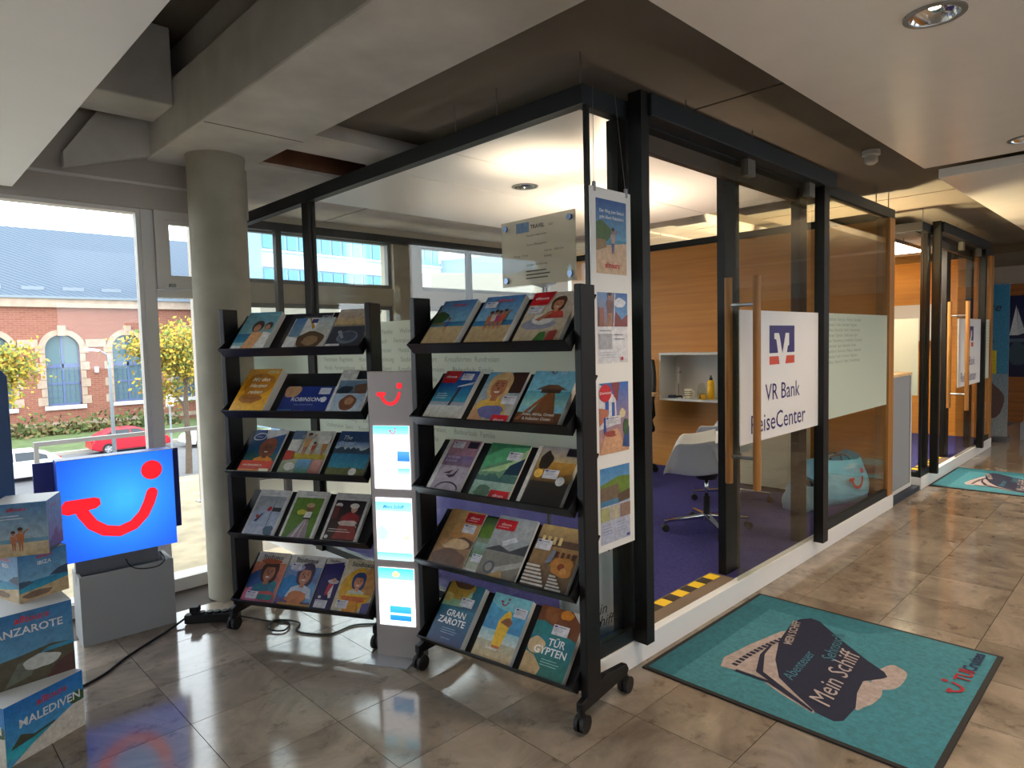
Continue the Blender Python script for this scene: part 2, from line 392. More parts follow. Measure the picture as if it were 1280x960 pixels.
# ceiling: slab panels with open joints
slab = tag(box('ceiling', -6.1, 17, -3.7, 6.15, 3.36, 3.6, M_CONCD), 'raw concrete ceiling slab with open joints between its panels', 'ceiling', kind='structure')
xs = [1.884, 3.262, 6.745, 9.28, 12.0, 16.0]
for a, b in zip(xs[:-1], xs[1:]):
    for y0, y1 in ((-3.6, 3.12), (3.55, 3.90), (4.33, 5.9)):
        box('slab_panel', a+.008, b-.012, y0, y1, 2.78, 3.36, M_CONCD if y1 < 3.5 else M_CONC, slab)  # window-side panels lighter, inner ones darker: daylight and shade painted as two tones
box('slab_panel', 2.75, 16, 3.90, 4.33, 2.80, 3.36, M_CONC, slab)
M_RUST = mat('brown_formwork', (120, 84, 62), .8, var=.2, scale=6)
box('recess_board', 1.9, 2.75, 3.90, 3.92, 2.80, 3.36, M_RUST, slab); box('recess_board', 1.9, 2.75, 4.31, 4.33, 2.80, 3.36, M_RUST, slab); box('recess_board', 1.9, 2.75, 3.92, 4.31, 2.98, 3.0, M_RUST, slab)
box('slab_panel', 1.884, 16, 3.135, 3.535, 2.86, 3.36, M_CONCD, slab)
bm_ = tag(box('ceiling_beam', 1.324, 1.884, -3.6, 4.6, 2.744, 3.09, M_CONC, bevel=.012), 'massive pale concrete beam crossing the ceiling onto the round column', 'beam', kind='structure')
box('beam_web', 1.42, 1.884, -3.6, 4.55, 3.09, 3.36, M_CONC, bm_)
box('beam_joint', 1.33, 1.884, 3.60, 3.604, 2.742, 2.744, M_CONCD, bm_)
cb = tag(box('ceiling_beam', -6, 1.324, 4.016, 4.377, 2.93, 3.36, M_CONC, bevel=.01), 'short concrete cross beam left of the round column', 'beam', kind='structure')
tb = MB().prism([(.87, 2.617), (1.324, 2.755), (1.324, 2.965), (1.06, 2.975), (.87, 2.70)], .06, lambda a, b, t: (a, 4.47+t, b)).build('ceiling_bracket', M_CONC)
tag(tb, 'tapered concrete bracket under the ceiling above the window', 'bracket', kind='structure')
col = MB().lathe([(0, 0), (.167, 0), (.167, 2.70), (.172, 2.744), (0, 2.744)], 48, (1.622, 4.235, 0)).build('round_column', M_COLM, smooth=True)
m_ = col.modifiers.new('e', 'EDGE_SPLIT'); m_.split_angle = R(40)
tag(col, 'round raw concrete column standing in front of the window', 'column', kind='structure')

# suspended ceiling panels
def panel(x0, x1, y0, y1, z, m, label, th=.04, wires=()):
    p = tag(box('ceiling_panel', x0, x1, y0, y1, z, z+th, m, bevel=.003), label, 'ceiling panel')
    for (x, y) in wires: MB().cyl((x, y, z+th), (x, y, 2.779 if x > 1.9 else 3.359), .003, n=6).build('hanger_wire', M_STEEL, p)
    return p
panel(-5.5, .625, -3.2, 4.47, 2.465, M_WPAN, 'broad white suspended ceiling panel at the upper left', wires=((.3, 1), (.3, 3.5)))
pn1 = panel(1.2, 4.988, -3.2, 1.213, 2.62, M_PANG, 'grey satin suspended ceiling panel with downlights above the corridor', wires=((4.8, .9), (2.2, 1.0)))
pn2 = panel(5.269, 9.14, -3.2, 1.196, 2.60, M_PANG, 'further satin suspended ceiling panel with a black cable over its edge', .06, wires=((5.45, .62), (9, 1.0)))
panel(9.4, 13.2, -3.2, 1.196, 2.60, M_PANG, 'farthest satin suspended ceiling panel above the corridor end', .06)
op = empty('ceiling_panel', label='white suspended ceiling panels with thin joints inside the near glass office', cat='ceiling panel')
for y0, y1 in ((2.05, 3.0), (3.0, 3.56), (3.56, 4.62)): box('panel', 2.48, 5.42, y0+.004, y1-.004, 2.66, 2.70, M_WPAN, op, bevel=.002)
for x, y in ((2.7, 2.2), (5.2, 2.2), (2.7, 4.4), (5.2, 4.4)): MB().cyl((x, y, 2.70), (x, y, 2.779), .003, n=6).build('hanger_wire', M_STEEL, op)
op2 = copy_tree(op); op2.location = (5.3, .1, 0); op2['label'] = 'white suspended ceiling panels inside the farther glass office'
for o in list(op2.children):
    pass
MB().tube([(5.36, .66, 2.66), (5.32, .55, 2.72), (5.3, .4, 2.745), (5.28, .2, 2.74), (5.2, -.1, 2.66)], .008).build('ceiling_cable', M_RUB)
tag(bpy.data.objects['ceiling_cable'], 'black cable looping over the edge of the suspended ceiling panels', 'cable')
sm = empty('smoke_detector', (4.891, 1.50, 2.78), label='white smoke detector on the concrete ceiling above the corridor', cat='smoke detector')
MB().lathe([(0, 0), (.055, 0), (.055, -.03), (.035, -.035), (0, -.035)], 20).build('base', M_SHELL, sm)
MB().lathe([(.03, -.035), (.042, -.045), (.042, -.075), (.02, -.09), (0, -.09)], 20).build('sensor_head', M_SHELL, sm, smooth=True)

cut_holes(pn1, [(2.634, .616, 2.62), (4.69, .637, 2.62), (2.634, -1.6, 2.62), (4.69, -1.6, 2.62)]); cut_holes(pn2, [(6.75, .3, 2.6), (8.8, .3, 2.6)])
for o in op.children:
    if o.name.startswith('panel'):
        h = [q for q in ((3.41, 3.30, 2.66), (4.90, 3.78, 2.66)) if o.data.vertices[0].co.y-.01 < q[1] < max(v.co.y for v in o.data.vertices)]
        if h: cut_holes(o, h)
def downlight(x, y, z, label, energy=None, lit=True):
    d = empty('downlight', (x, y, z), label=label, cat='downlight', group='recessed downlights')
    MB().lathe([(.075, -.002), (.094, -.0005), (.094, -.005), (.076, -.006), (.075, -.002)], 28).build('trim_ring', M_STEEL, d)
    MB().lathe([(.077, -.003), (.070, .015), (.055, .030), (.028, .036), (.0, .036)], 28).build('reflector', M_CHROME, d, smooth=True)
    MB().lathe([(0, .020), (.018, .022), (.018, .035), (0, .035)], 16).build('lamp', M_EMW, d)
    if lit: light('lamp_light', 'SPOT', (0, 0, -.012), d, energy or DOWN_W, (1.0, .79, .56), spot_size=R(125), spot_blend=.7, shadow_soft_size=.05)
    return d
downlight(2.634, .616, 2.62, 'large round downlight in the grey panel at the upper right')
downlight(4.69, .637, 2.62, 'round downlight cut by the right picture edge')
for k, (x, y) in enumerate(((2.634, -1.6), (4.69, -1.6), (6.75, .3), (8.8, .3))): downlight(x, y, 2.62 if x < 5 else 2.60, ('downlight of the near corridor panel outside the frame, nearer one', 'downlight of the near corridor panel outside the frame, farther one', 'downlight of the middle corridor panel, nearer one', 'downlight of the middle corridor panel, farther one')[k])
downlight(3.41, 3.30, 2.66, 'round downlight in the white office panel above the acrylic sign', 10)
downlight(4.90, 3.78, 2.66, 'farther downlight in the white office panel left of the corner post', 10)
downlight(2.35, 4.46, 2.80, 'small downlight in a niche beside the round column', lit=False)

# ================================================================== GLASS OFFICES
ZC = .12
def glass_text(pr, n, rows=12):
    pass
def office(X, x_end, near):
    """X = x of the glass corner; parts along the corridor plane y = 1.80"""
    which = 'near' if near else 'farther'
    L = x_end-X
    fl = tag(box('floor_office', X+.02, x_end, 1.84, 5.42, 0, ZC, M_CARPET), 'blue carpet on the raised floor of the %s glass office' % which, 'carpet', kind='structure')
    base = tag(MB().box(X-.005, x_end+.06, 1.79, 1.84, 0, .122).box(X-.005, X+.04, 1.84, 5.45, 0, .122).build('baseboard_front' if near else 'baseboard_far', M_BASE, bevel=.003), 'white skirting along the foot of the %s glass office' % which, 'baseboard', kind='structure')
    fr = empty('glass_partition', (0, 0, 0), label='black framed glass partition of the %s office' % which, cat='glass partition')
    # rails
    box('top_rail', X-.03, x_end+.06, 1.80, 1.86, 2.555, 2.635, M_TRACK, fr)
    box('top_rail', X-.03, X+.03, 1.86, 5.48, 2.555, 2.635, M_TRACK, fr)
    box('top_rail', X+.03, x_end, 5.42, 5.48, 2.555, 2.625, M_TRACK, fr)
    box('bottom_rail', X-.002, X+.36, 1.80, 1.84, .122, .185, M_TRACK, fr)
    box('bottom_rail', X+2.6, x_end-.09, 1.80, 1.84, .122, .185, M_TRACK, fr)
    box('bottom_rail', X, X+.04, 1.84, 5.45, .122, .17, M_TRACK, fr)
    box('corner_post', X-.008, X+.012, 1.795, 1.815, .122, 2.555, M_FRAME, fr)
    box('post', X+.24, X+.36, 1.82, 1.88, .122, 2.555, M_FRAME, fr)
    box('post', X+1.39, X+1.57, 1.90, 1.95, .122, 2.555, M_FRAME, fr)
    box('post', X+2.32, X+2.44, 1.84, 1.90, .122, 2.555, M_FRAME, fr)
    box('post', X-.025, X+.03, 4.22, 4.31, .122, 2.555, M_FRAME, fr)
    for x in (X+.30, X+2.45): box('post', x, x+.05, 5.42, 5.48, ZC, 2.555, M_FRAME, fr)
    # panes
    box('pane', X+.012, X+.25, 1.802, 1.812, .185, 2.555, M_GLASS, fr)
    box('pane', X+2.60, x_end-.09, 1.812, 1.822, .185, 2.555, M_GLASSD, fr)
    box('pane', X-.004, X+.006, 1.82, 4.22, .17, 2.555, M_GLASS, fr)
    box('pane', X-.004, X+.006, 4.31, 5.42, .17, 2.555, M_GLASS, fr)
    for a, b in ((X+.03, X+.30), (X+.35, X+2.45), (X+2.5, x_end)): box('pane', a, b, 5.44, 5.45, ZC, 2.555, M_GLASS, fr)
    # frosted bands with faint rows of lettering
    fb = box('frosted_film', X+2.62, x_end-.10, 1.8085, 1.8110, .94, 1.715, M_FROST, fr)
    f2 = box('frosted_film', X-.0065, X-.0045, 1.83, 4.21, .94, 1.70, M_FROST, fr)
    box('frosted_film', X-.0065, X-.0045, 4.32, 5.41, .94, 1.70, M_FROST, fr)
    rows = ['Kreuzfahrten  Rundreisen', 'Badeurlaub  Familie', 'Wellness  Aktivurlaub', 'Fernreisen  Flugreisen', 'Hotels  Ferienwohnung', 'Studienreisen  Sport']
    p = Print((X+2.66, 1.8085, .96), (1.4, 0, 0), (0, 0, 1.4))
    for i in range(9): p.t(.04, .50-i*.028, .026, rows[i % 6]+'  '+rows[(i+2) % 6], (176, 186, 178))
    p.done('film_lettering', M_PRINTM, fb)
    p = Print((X-.0065, 4.18, .96), (0, -2.3, 0), (0, 0, 2.3))
    for i in range(12): p.t(.03, .29-i*.024, .018, '      '.join(rows[(i+k) % 6] for k in range(4)), (176, 186, 178))
    p.done('film_lettering', M_PRINTM, f2)
    for x in ((X+.0, X+.85, X+1.6, x_end-.35, x_end-.02) if near else (X+.1, X+1.5)): MB().cyl((x, 1.83, 2.635), (x, 1.83, 2.779), .004, n=6).build('hanger_wire', M_STEEL, fr)
    if near:
        for y in (2.35, 2.66): MB().cyl((X, y, 2.635), (X, y, 2.779), .003, n=6).build('hanger_wire', M_STEEL, fr)
    # sliding door
    d = empty('sliding_door', label='sliding glass door of the %s office with wooden bar handles' % which, cat='door')
    box('track', X+.34, X+2.60, 1.70, 1.80, 2.56, 2.66, M_TRACK, d, bevel=.004)
    box('track_cover', X+.36, X+2.5, 1.86, 1.90, 2.47, 2.555, mat('track_lit_brown', (70, 58, 46), .5), d)  # warm light on the underside painted in as brown
    box('frame_post', X+.285, X+.345, 1.72, 1.79, .125, 2.665, M_FRAME, d)
    box('frame_post', X+2.43, X+2.52, 1.72, 1.785, .11, 2.565, M_FRAME, d)
    box('door_pane', X+1.275, X+2.46, 1.765, 1.775, .15, 2.55, M_GLASSD, d)
    for x in (X+1.37, X+2.24): box('roller_clamp', x, x+.09, 1.745, 1.79, 2.47, 2.56, mat('clamp_grey', (110, 106, 100), .4, metal=.5), d)
    for y, z0, z1 in ((1.685, .68, 1.90), (1.855, .70, 1.90)):
        h = MB().cyl((X+1.345, y, z0), (X+1.345, y, z1), .022, n=16).build('handle_bar', M_WOODP, d, smooth=False)
    for z in (.86, 1.74): MB().cyl((X+1.345, 1.69, z), (X+1.345, 1.85, z), .011, n=12).build('handle_bolt', M_STEEL, d)
    # threshold and hazard tape
    th = tag(box('door_threshold', X+.36, X+1.36, 1.835, 1.99, .12, .127, mat('brown_sill', (120, 102, 84), .5, var=.05)), 'brown metal threshold in the open doorway of the %s office' % which, 'threshold')
    tp = empty('hazard_tape', (0, 0, 0), label='yellow and black hazard tape along the %s office doorway' % which, cat='tape')
    n = 11
    for i in range(n):
        x = X+.37+i*.088
        box('yellow_square' if i % 2 == 0 else 'black_square', x, x+.0875, 1.91, 1.98, .127, .1285, mat('tape_yellow', (238, 196, 28), .5) if i % 2 == 0 else mat('tape_black', (52, 40, 30), .6), tp)
    # bank sign on the door
    sg = tag(box('door_sign', X+1.29, X+2.455, 1.759, 1.764, .935, 1.71, M_WHITE), 'white door sign with blue and red square emblem and bank lettering on the %s office' % which, 'sign')
    W = 1.165
    p = Print((X+1.29, 1.759, .935), (W, 0, 0), (0, 0, W))
    p.g(.004, .004, .996, .661, (250, 250, 252)); navy = (42, 30, 118); orange = (222, 78, 52)
    lx, ly, lw = .325, .385, .315
    p.g(lx, ly+.06, lx+lw, ly+.06+.145, navy)
    p.g(lx, ly, lx+lw, ly+.043, orange)
    w_ = (250, 250, 252)
    p.g(lx-.002, ly+.043, lx+lw+.002, ly+.06, w_)
    cx = lx+lw/2
    p.poly([(cx-.035, ly-.002), (cx+.035, ly-.002), (cx+.085, ly+.14), (cx+.085, ly+.165), (cx+.04, ly+.165), (cx+.035, ly+.15), (cx, ly+.055), (cx-.035, ly+.15), (cx-.045, ly+.165), (cx-.10, ly+.165), (cx-.10, ly+.135), (cx-.075, ly+.13)], w_)
    p.poly([(cx+.085, ly+.165), (cx+.085, ly+.10), (cx+.07, ly+.095), (cx+.045, ly+.11), (cx+.05, ly+.165)], w_)
    p.t(.275, .20, .125, 'VR Bank', navy)
    p.t(.105, .045, .135, 'ReiseCenter', navy)
    p.done('sign_print', M_PRINTS, sg)
    # oak end wall
    ow = tag(box('wall_wood' if near else 'wall_wood_far', x_end-.01, x_end+.05, 1.90, 5.45, ZC, 2.555, M_WOOD), 'oak veneered end wall of the %s glass office' % which, 'wall', kind='structure')
    box('end_post', x_end-.09, x_end+.05, 1.795, 1.90, .122, 2.555, M_WOODP, ow)
    box('top_rail', x_end-.015, x_end+.055, 1.90, 5.45, 2.555, 2.625, M_FRAME, ow)
    box('wood_return', x_end-.02, x_end+.05, 1.86, 1.90, .122, 2.555, M_WOODP, ow)
office(2.245, 6.45, True)
office(7.41, 10.75, False)

# ================================================================== BROCHURE RACKS
def rack(name_label, loc, rz):
    W = .86
    r = empty('brochure_rack', (*loc, 0), rz, name_label, 'rack')
    ZB = (.145, .515, .86, 1.185, 1.515)
    for x in (-.036, W+.004):
        p = box('post', x, x+.032, .06, .17, .13, 1.775, M_RACK, r, bevel=.004)
        MB().prism([(.02, .085), (.40, .085), (.42, .105), (.40, .135), (.22, .165), (.02, .125)], .03, lambda a, b, t, x=x: (x+t+.001, a, b)).build('foot', M_RACK, r, bevel=.004)
        for y in (.03, .40):
            c = MB().cyl((x+.016, y, .075), (x+.016, y, .10), .012).build('caster', M_RUB, r)
            MB().cyl((x-.006, y+.012, .036), (x+.010, y+.012, .036), .036, n=18).build('wheel', M_RUB, c)
            MB().cyl((x+.022, y+.012, .036), (x+.038, y+.012, .036), .036, n=18).build('wheel', M_RUB, c)
            MB().box(x+.010, x+.022, y-.012, y+.024, .036, .078).build('fork', M_RUB, c)
    for k, z in enumerate(ZB):
        t = .006
        prof = [(.045, z), (.246, z+.223), (.241, z+.228), (.0445, z+.009), (.004, z+.046), (-.001, z+.041)]
        s = MB().prism(prof, W+.0, lambda a, b, tt: (tt, a, b)).build('shelf', M_RACK, r)
        for x in (0, W-.004): MB().prism([(.045, z), (.246, z+.223), (.17, z+.16), (.0, z+.043)], .004, lambda a, b, tt, x=x: (x+tt, a, b)).build('end_plate', M_RACK, s)
        box('bracket', -.004, .0, .10, .17, z+.06, z+.12, M_RACK, s); box('bracket', W, W+.004, .10, .17, z+.06, z+.12, M_RACK, s)
    box('crossbar', 0, W, .09, .12, .135, .165, M_RACK, r)
    return r, ZB
rack1, ZB = rack('left black brochure rack with five tilted shelves beside the round column', (1.353, 3.632), R(-62.5))
rack2, _ = rack('right black brochure rack with five tilted shelves at the office corner', (1.778, 2.501), R(-81.5))
bpy.context.view_layer.update()

def brochure(rk, shelf, x, w, h, th, label, draw, lift=0.0, spine=None, dy=0):
    z = ZB[shelf]; c, s_ = math.cos(R(48)), math.sin(R(48))
    Ux, Vy, Nz = Vector((1, 0, 0)), Vector((0, c, s_)), Vector((0, -s_, c))
    O = Vector((x, .0445, z+.0095))+Nz*(.001+lift)+Vy*(.002+dy)
    m = Matrix((Ux, Vy, Nz)).transposed().to_4x4(); m.translation = O
    rm = Matrix.Translation(rk.location) @ Matrix.Rotation(rk.rotation_euler.z, 4, 'Z')
    o = MB().box(0, w, 0, h, 0, th).build('brochure', M_PAPER)
    o.matrix_world = rm @ m
    tag(o, label, 'brochure', 'brochures on the racks')
    p = Print((0, 0, th), (w, 0, 0), (0, w, 0)); p.clip = h/w; draw(p, h/w); p.done('cover', M_PRINT, o)
    return o
SK = (120, 175, 215); SAND = (214, 190, 148)
def beach(p, H, sky=(60, 130, 195), sky2=(150, 200, 225), sea=(40, 140, 175), sand=SAND, hz=.62):
    p.g(0, 0, 1, H, sand, (190, 160, 115)); p.g(0, hz, 1, H, sky, sky2); p.g(0, hz-.14, 1, hz, (30, 110, 160), sea)
def person(p, x, y, s, top, skin=(176, 118, 82), hair=(60, 40, 28), legs=None):
    p.poly([(x-.05*s, y), (x-.02*s, y), (x, y+.3*s), (x+.02*s, y), (x+.05*s, y), (x+.08*s, y+.36*s), (x-.08*s, y+.36*s)], legs or skin)
    p.poly([(x-.09*s, y+.32*s), (x+.09*s, y+.32*s), (x+.12*s, y+.62*s), (x-.12*s, y+.62*s)], top)
    p.poly([(x+.1*s, y+.6*s), (x+.25*s, y+.74*s), (x+.22*s, y+.78*s), (x+.06*s, y+.63*s)], skin)
    p.e(x, y+.73*s, .075*s, .095*s, skin, n=12); p.e(x, y+.78*s, .08*s, .06*s, hair, n=12)
def face(p, x, y, s, skin, hair, top, sh=1):
    p.blob(x, y+.05*s, .36*s, .42*s, hair, 5, .15)
    p.poly([(x-.5*s, y-.75*s), (x+.5*s, y-.75*s), (x+.38*s, y-.42*s), (x+.12*s, y-.32*s), (x-.12*s, y-.32*s), (x-.38*s, y-.42*s)], top)
    p.g(x-.09*s, y-.4*s, x+.09*s, y-.15*s, skin)
    p.e(x, y, .22*s, .29*s, skin, n=20)
    dk = tuple(int(k*.45) for k in skin)
    for sx in (-1, 1):
        p.e(x+sx*.09*s, y+.05*s, .035*s, .018*s, (40, 28, 24), n=10); p.g(x+sx*.09*s-.045*s, y+.10*s, x+sx*.09*s+.045*s, y+.118*s, dk)
    p.poly([(x-.02*s, y+.03*s), (x+.035*s, y-.06*s), (x-.03*s, y-.06*s)], dk)
    p.poly([(x-.09*s, y-.12*s), (x+.09*s, y-.12*s), (x+.05*s, y-.17*s), (x-.05*s, y-.17*s)], (236, 226, 220)); p.g(x-.08*s, y-.122*s, x+.08*s, y-.11*s, (160, 60, 56))
    p.e(x, y+.21*s, .23*s, .12*s, hair, 0, 180, n=12)
RED = (206, 24, 38)
def redtab(p, x, y, w=.36, txt='alltours'):
    p.poly([(x, y+.02), (x+.02, y), (x+w-.02, y), (x+w, y+.02), (x+w, y+.24), (x, y+.24)], RED)
    p.t(x+w/2, y+.10, .085, txt, (245, 225, 225), True, 'c'); p.lines(x+.06, y+.05, x+w-.04, 1, .03, (235, 180, 180), .018)
# ---- left rack
def c11(p, H):
    p.g(0, 0, 1, H, (96, 158, 176), (150, 190, 190)); p.g(0, .25, 1, .55, (40, 110, 150), (60, 130, 160))
    p.e(.50, .80, .17, .20, (70, 46, 36)); p.e(.50, .74, .10, .13, (196, 140, 104)); p.e(.82, .80, .12, .14, (60, 40, 34)); p.e(.80, .75, .08, .10, (190, 136, 104))
    p.poly([(.3, 0), (.85, 0), (.72, .6), (.42, .6)], (224, 164, 112)); p.poly([(.66, 0), (1, 0), (1, .55), (.76, .6)], (230, 226, 216)); p.g(.02, .02, .3, .14, (225, 225, 225)); p.t(.97, H-.14, .07, 'Ferienzeit', (190, 215, 220), False, 'r')
def c12b(p, H):
    p.g(0, 0, 1, H, (22, 26, 42), (30, 30, 44)); p.g(0, .3, 1, .8, (44, 44, 60), (70, 64, 60)); p.t(.3, H-.16, .09, 'MILANO', (130, 130, 140)); p.t(.75, H-.16, .11, 'ROM', (170, 170, 180), True)
    for i in range(10): p.g(.05+i*.09, .35, .09+i*.09, .5+.1*(i % 3), (90, 80, 60))
def c12(p, H):
    p.g(0, 0, 1, H, (214, 214, 208), (190, 186, 176)); p.g(.02, .4, .3, .95, (70, 120, 170), (120, 150, 170)); p.poly([(.32, 1.0), (.44, 1.05), (.62, .72), (.55, .6)], (210, 150, 60)); p.poly([(.38, .95), (.5, .98), (.66, .72), (.6, .66)], (236, 230, 220))
    p.blob(.6, .3, .34, .24, (92, 66, 44), 4); p.blob(.62, .28, .2, .13, (150, 120, 86), 6); p.g(.6, .55, 1, 1.1, (170, 188, 196), (200, 200, 190)); p.g(.45, H-.16, .6, H-.04, (40, 60, 120)); p.poly([(0, 0), (.35, 0), (.28, .35), (0, .42)], (230, 228, 224))
def c13(p, H):
    p.g(0, 0, 1, H, (176, 156, 132), (120, 110, 100)); p.g(0, H-.55, 1, H, (196, 184, 176), (206, 172, 118)); p.g(0, 0, 1, .8, (58, 62, 76), (40, 42, 56)); p.e(.55, .42, .30, .22, (110, 120, 136)); p.e(.55, .45, .24, .16, (70, 78, 96)); p.poly([(.2, .62), (.3, .66), (.46, .4), (.4, .36)], (140, 148, 160)); p.g(.02, .02, .42, .2, (216, 212, 208)); p.lines(.1, 1.25, .7, 4, .05, (140, 130, 130))
def c21(p, H):
    p.g(0, 0, 1, H, (226, 158, 22), (236, 172, 30)); p.blob(.52, .80, .40, .42, (196, 126, 20), 8, .3); p.blob(.45, .36, .34, .14, (170, 104, 20), 9, .3)
    for i, t in enumerate(('Mit den', 'Herzen', 'reisen')): p.t(.52, .92-i*.2, .17, t, (250, 240, 215), True, 'c', .3)
    p.t(.45, .34, .09, 'Erlebnisse', (110, 70, 20), False, 'c', .3); p.g(.62, H-.16, .95, H-.06, (220, 190, 130))
def c22(p, H):
    p.g(0, 0, 1, H, (26, 54, 140), (20, 44, 122)); p.blob(.16, H-.1, .16, .16, (196, 150, 110), 3, .3); p.g(0, 0, .3, .12, (60, 120, 170), (40, 100, 160)); p.t(.5, .30, .12, 'ROBINSON', (226, 228, 238), True, 'c'); p.blob(.87, .34, .06, .06, (226, 228, 238), 7, .4)
    p.t(.5, .21, .05, 'Lebe deinen Urlaub', (170, 184, 220), False, 'c'); p.t(.45, .08, .04, 'robinson club', (140, 150, 200), False, 'c'); p.g(.72, H-.18, .95, H-.04, (206, 208, 220))
def c23(p, H):
    p.g(0, 0, 1, H, (224, 222, 216)); p.g(.06, .62, .94, 1.05, (120, 150, 176), (90, 110, 130)); p.blob(.3, .74, .22, .12, (30, 44, 60), 2, .3); p.blob(.75, .78, .2, .16, (116, 84, 66), 5); p.g(.06, .06, .94, .6, (160, 186, 210), (196, 208, 218)); p.blob(.52, .33, .24, .24, (126, 78, 52), 4, .2); p.blob(.55, .38, .12, .12, (176, 130, 96), 3); p.g(.5, 1.08, .84, 1.36, (20, 22, 34)); p.lines(.1, 1.24, .4, 3, .06, (150, 150, 150))
def c31(p, H):
    p.g(0, 0, 1, H, (24, 66, 136), (30, 110, 130)); p.poly([(.35, H), (1, H), (1, H-.12), (.45, H-.3)], (226, 226, 226)); p.hills(.55, .35, .18, (38, 92, 96), 3); face(p, .62, .78, .72, (118, 70, 48), (150, 74, 40), (226, 140, 40)); p.g(0, .14, 1, .40, (214, 70, 44), (200, 60, 40)); p.g(0, 0, 1, .14, (220, 130, 40)); p.t(.1, .24, .07, 'WINTERSONNE 24', (240, 220, 200), True); p.g(.66, .05, .95, .17, (226, 220, 190)); p.blob(.24, 1.14, .2, .12, (226, 232, 240), 2, .25); p.blob(.24, 1.14, .17, .09, (24, 66, 136), 2, .25); p.t(.24, 1.12, .05, 'Sommer', (240, 240, 245), False, 'c')
def c32(p, H):
    p.g(0, 0, 1, H, (206, 206, 196), (160, 150, 120)); p.g(0, .42, 1, .55, (196, 176, 60), (170, 150, 50))
    for i, (x, s, c) in enumerate(((.42, .7, (196, 150, 96)), (.62, .42, (176, 80, 50)), (.88, .5, (190, 130, 60)))): person(p, x, .5, s, c)
    p.g(0, .9, .3, 1.12, (90, 110, 140)); p.g(.02, .6, .28, .88, (216, 214, 206)); p.poly([(0, .36), (.22, .4), (.2, .6), (0, .62)], (180, 60, 40)); p.g(.38, .06, .72, .4, (110, 160, 206), (60, 110, 60)); p.g(.74, .06, 1, .4, (200, 150, 140), (150, 90, 80)); p.g(0, 0, .36, .34, (150, 160, 130), (110, 120, 90)); p.e(.24, .22, .13, .1, (210, 206, 196)); p.t(.5, H-.2, .1, 'Familienzeit', (196, 190, 186), True, 'c'); p.g(.72, .8, .98, .98, (226, 222, 212))
def c33(p, H):
    p.g(0, 0, 1, H, (40, 70, 120), (90, 110, 70)); p.g(0, .75, 1, H-.3, (70, 110, 170), (196, 206, 206)); p.hills(.72, .62, .16, (48, 66, 84), 6); p.g(0, .26, 1, .66, (40, 110, 150), (60, 140, 160)); p.hills(.18, 0, .16, (104, 106, 60), 9); p.e(.70, .17, .1, .1, (226, 224, 214)); p.t(.12, H-.24, .16, 'The', (226, 226, 226), False, 'l', .2); p.t(.06, H-.38, .13, 'Original', (200, 210, 226), False, 'l', .2)
def studio(p, H, title, c): p.t(.18, H-.2, .17, title, c, True)
def c41(p, H):
    p.g(0, 0, 1, H, (210, 208, 210)); p.g(.07, .06, .93, H-.2, (150, 156, 164), (196, 204, 222)); p.blob(.3, .45, .2, .2, (176, 190, 220), 3, .3); p.hills(.75, .3, .15, (170, 182, 206), 4, .07, .93); p.g(.64, .3, .66, 1.1, (80, 84, 96)); p.g(.64, .76, .92, .88, (40, 40, 46)); p.blob(.55, .83, .07, .07, (196, 40, 40), 2); p.blob(.78, .2, .16, .14, (70, 100, 120), 5, .35); p.poly([(.2, .45), (.36, .68), (.42, .7), (.3, .44)], (70, 70, 90)); p.blob(.26, .6, .05, .05, (190, 50, 50), 3); p.t(.5, H-.14, .07, 'Winterreise', (130, 130, 136), False, 'c')
def c42(p, H):
    p.g(0, 0, 1, H, (212, 210, 204)); p.g(.07, .06, .93, H-.2, (92, 128, 30), (76, 116, 26)); p.blob(.4, .78, .14, .08, (196, 190, 60), 3, .3); p.poly([(.25, .06), (.8, .06), (.7, .6), (.58, .62)], (150, 134, 140)); p.poly([(.35, .06), (.42, .06), (.6, .58), (.56, .56)], (190, 178, 180)); p.poly([(.55, .06), (.6, .06), (.64, .58), (.62, .58)], (190, 178, 180)); p.poly([(.5, .58), (.72, .58), (.72, .8), (.54, .8)], (226, 222, 216)); p.g(.5, .58, .74, .63, (50, 40, 40)); p.e(.62, .93, .13, .13, (120, 84, 60)); p.e(.60, .99, .13, .07, (180, 150, 110)); p.t(.5, H-.14, .07, 'Gartenreise', (130, 130, 136), False, 'c')
def c43(p, H):
    p.g(0, 0, 1, H, (206, 204, 200)); p.g(.07, .06, .93, H-.2, (34, 24, 30), (60, 34, 28)); p.blob(.62, .62, .26, .2, (150, 34, 40), 4, .3); p.blob(.62, .5, .28, .1, (200, 180, 170), 5, .4); p.poly([(.3, .1), (.95, .1), (.85, .46), (.4, .46)], (140, 50, 46)); p.e(.66, .92, .09, .11, (200, 160, 140)); p.e(.64, 1.0, .13, .07, (226, 220, 210)); p.e(.2, 1.0, .1, .06, (220, 214, 206)); p.g(.1, .62, .26, .98, (96, 40, 36)); p.lines(.14, .34, .9, 2, .06, (200, 190, 180), .02); p.e(.15, .14, .05, .05, (220, 216, 210)); p.t(.5, H-.14, .07, 'Tanzreise', (130, 130, 136), False, 'c')
DK = (40, 42, 48)
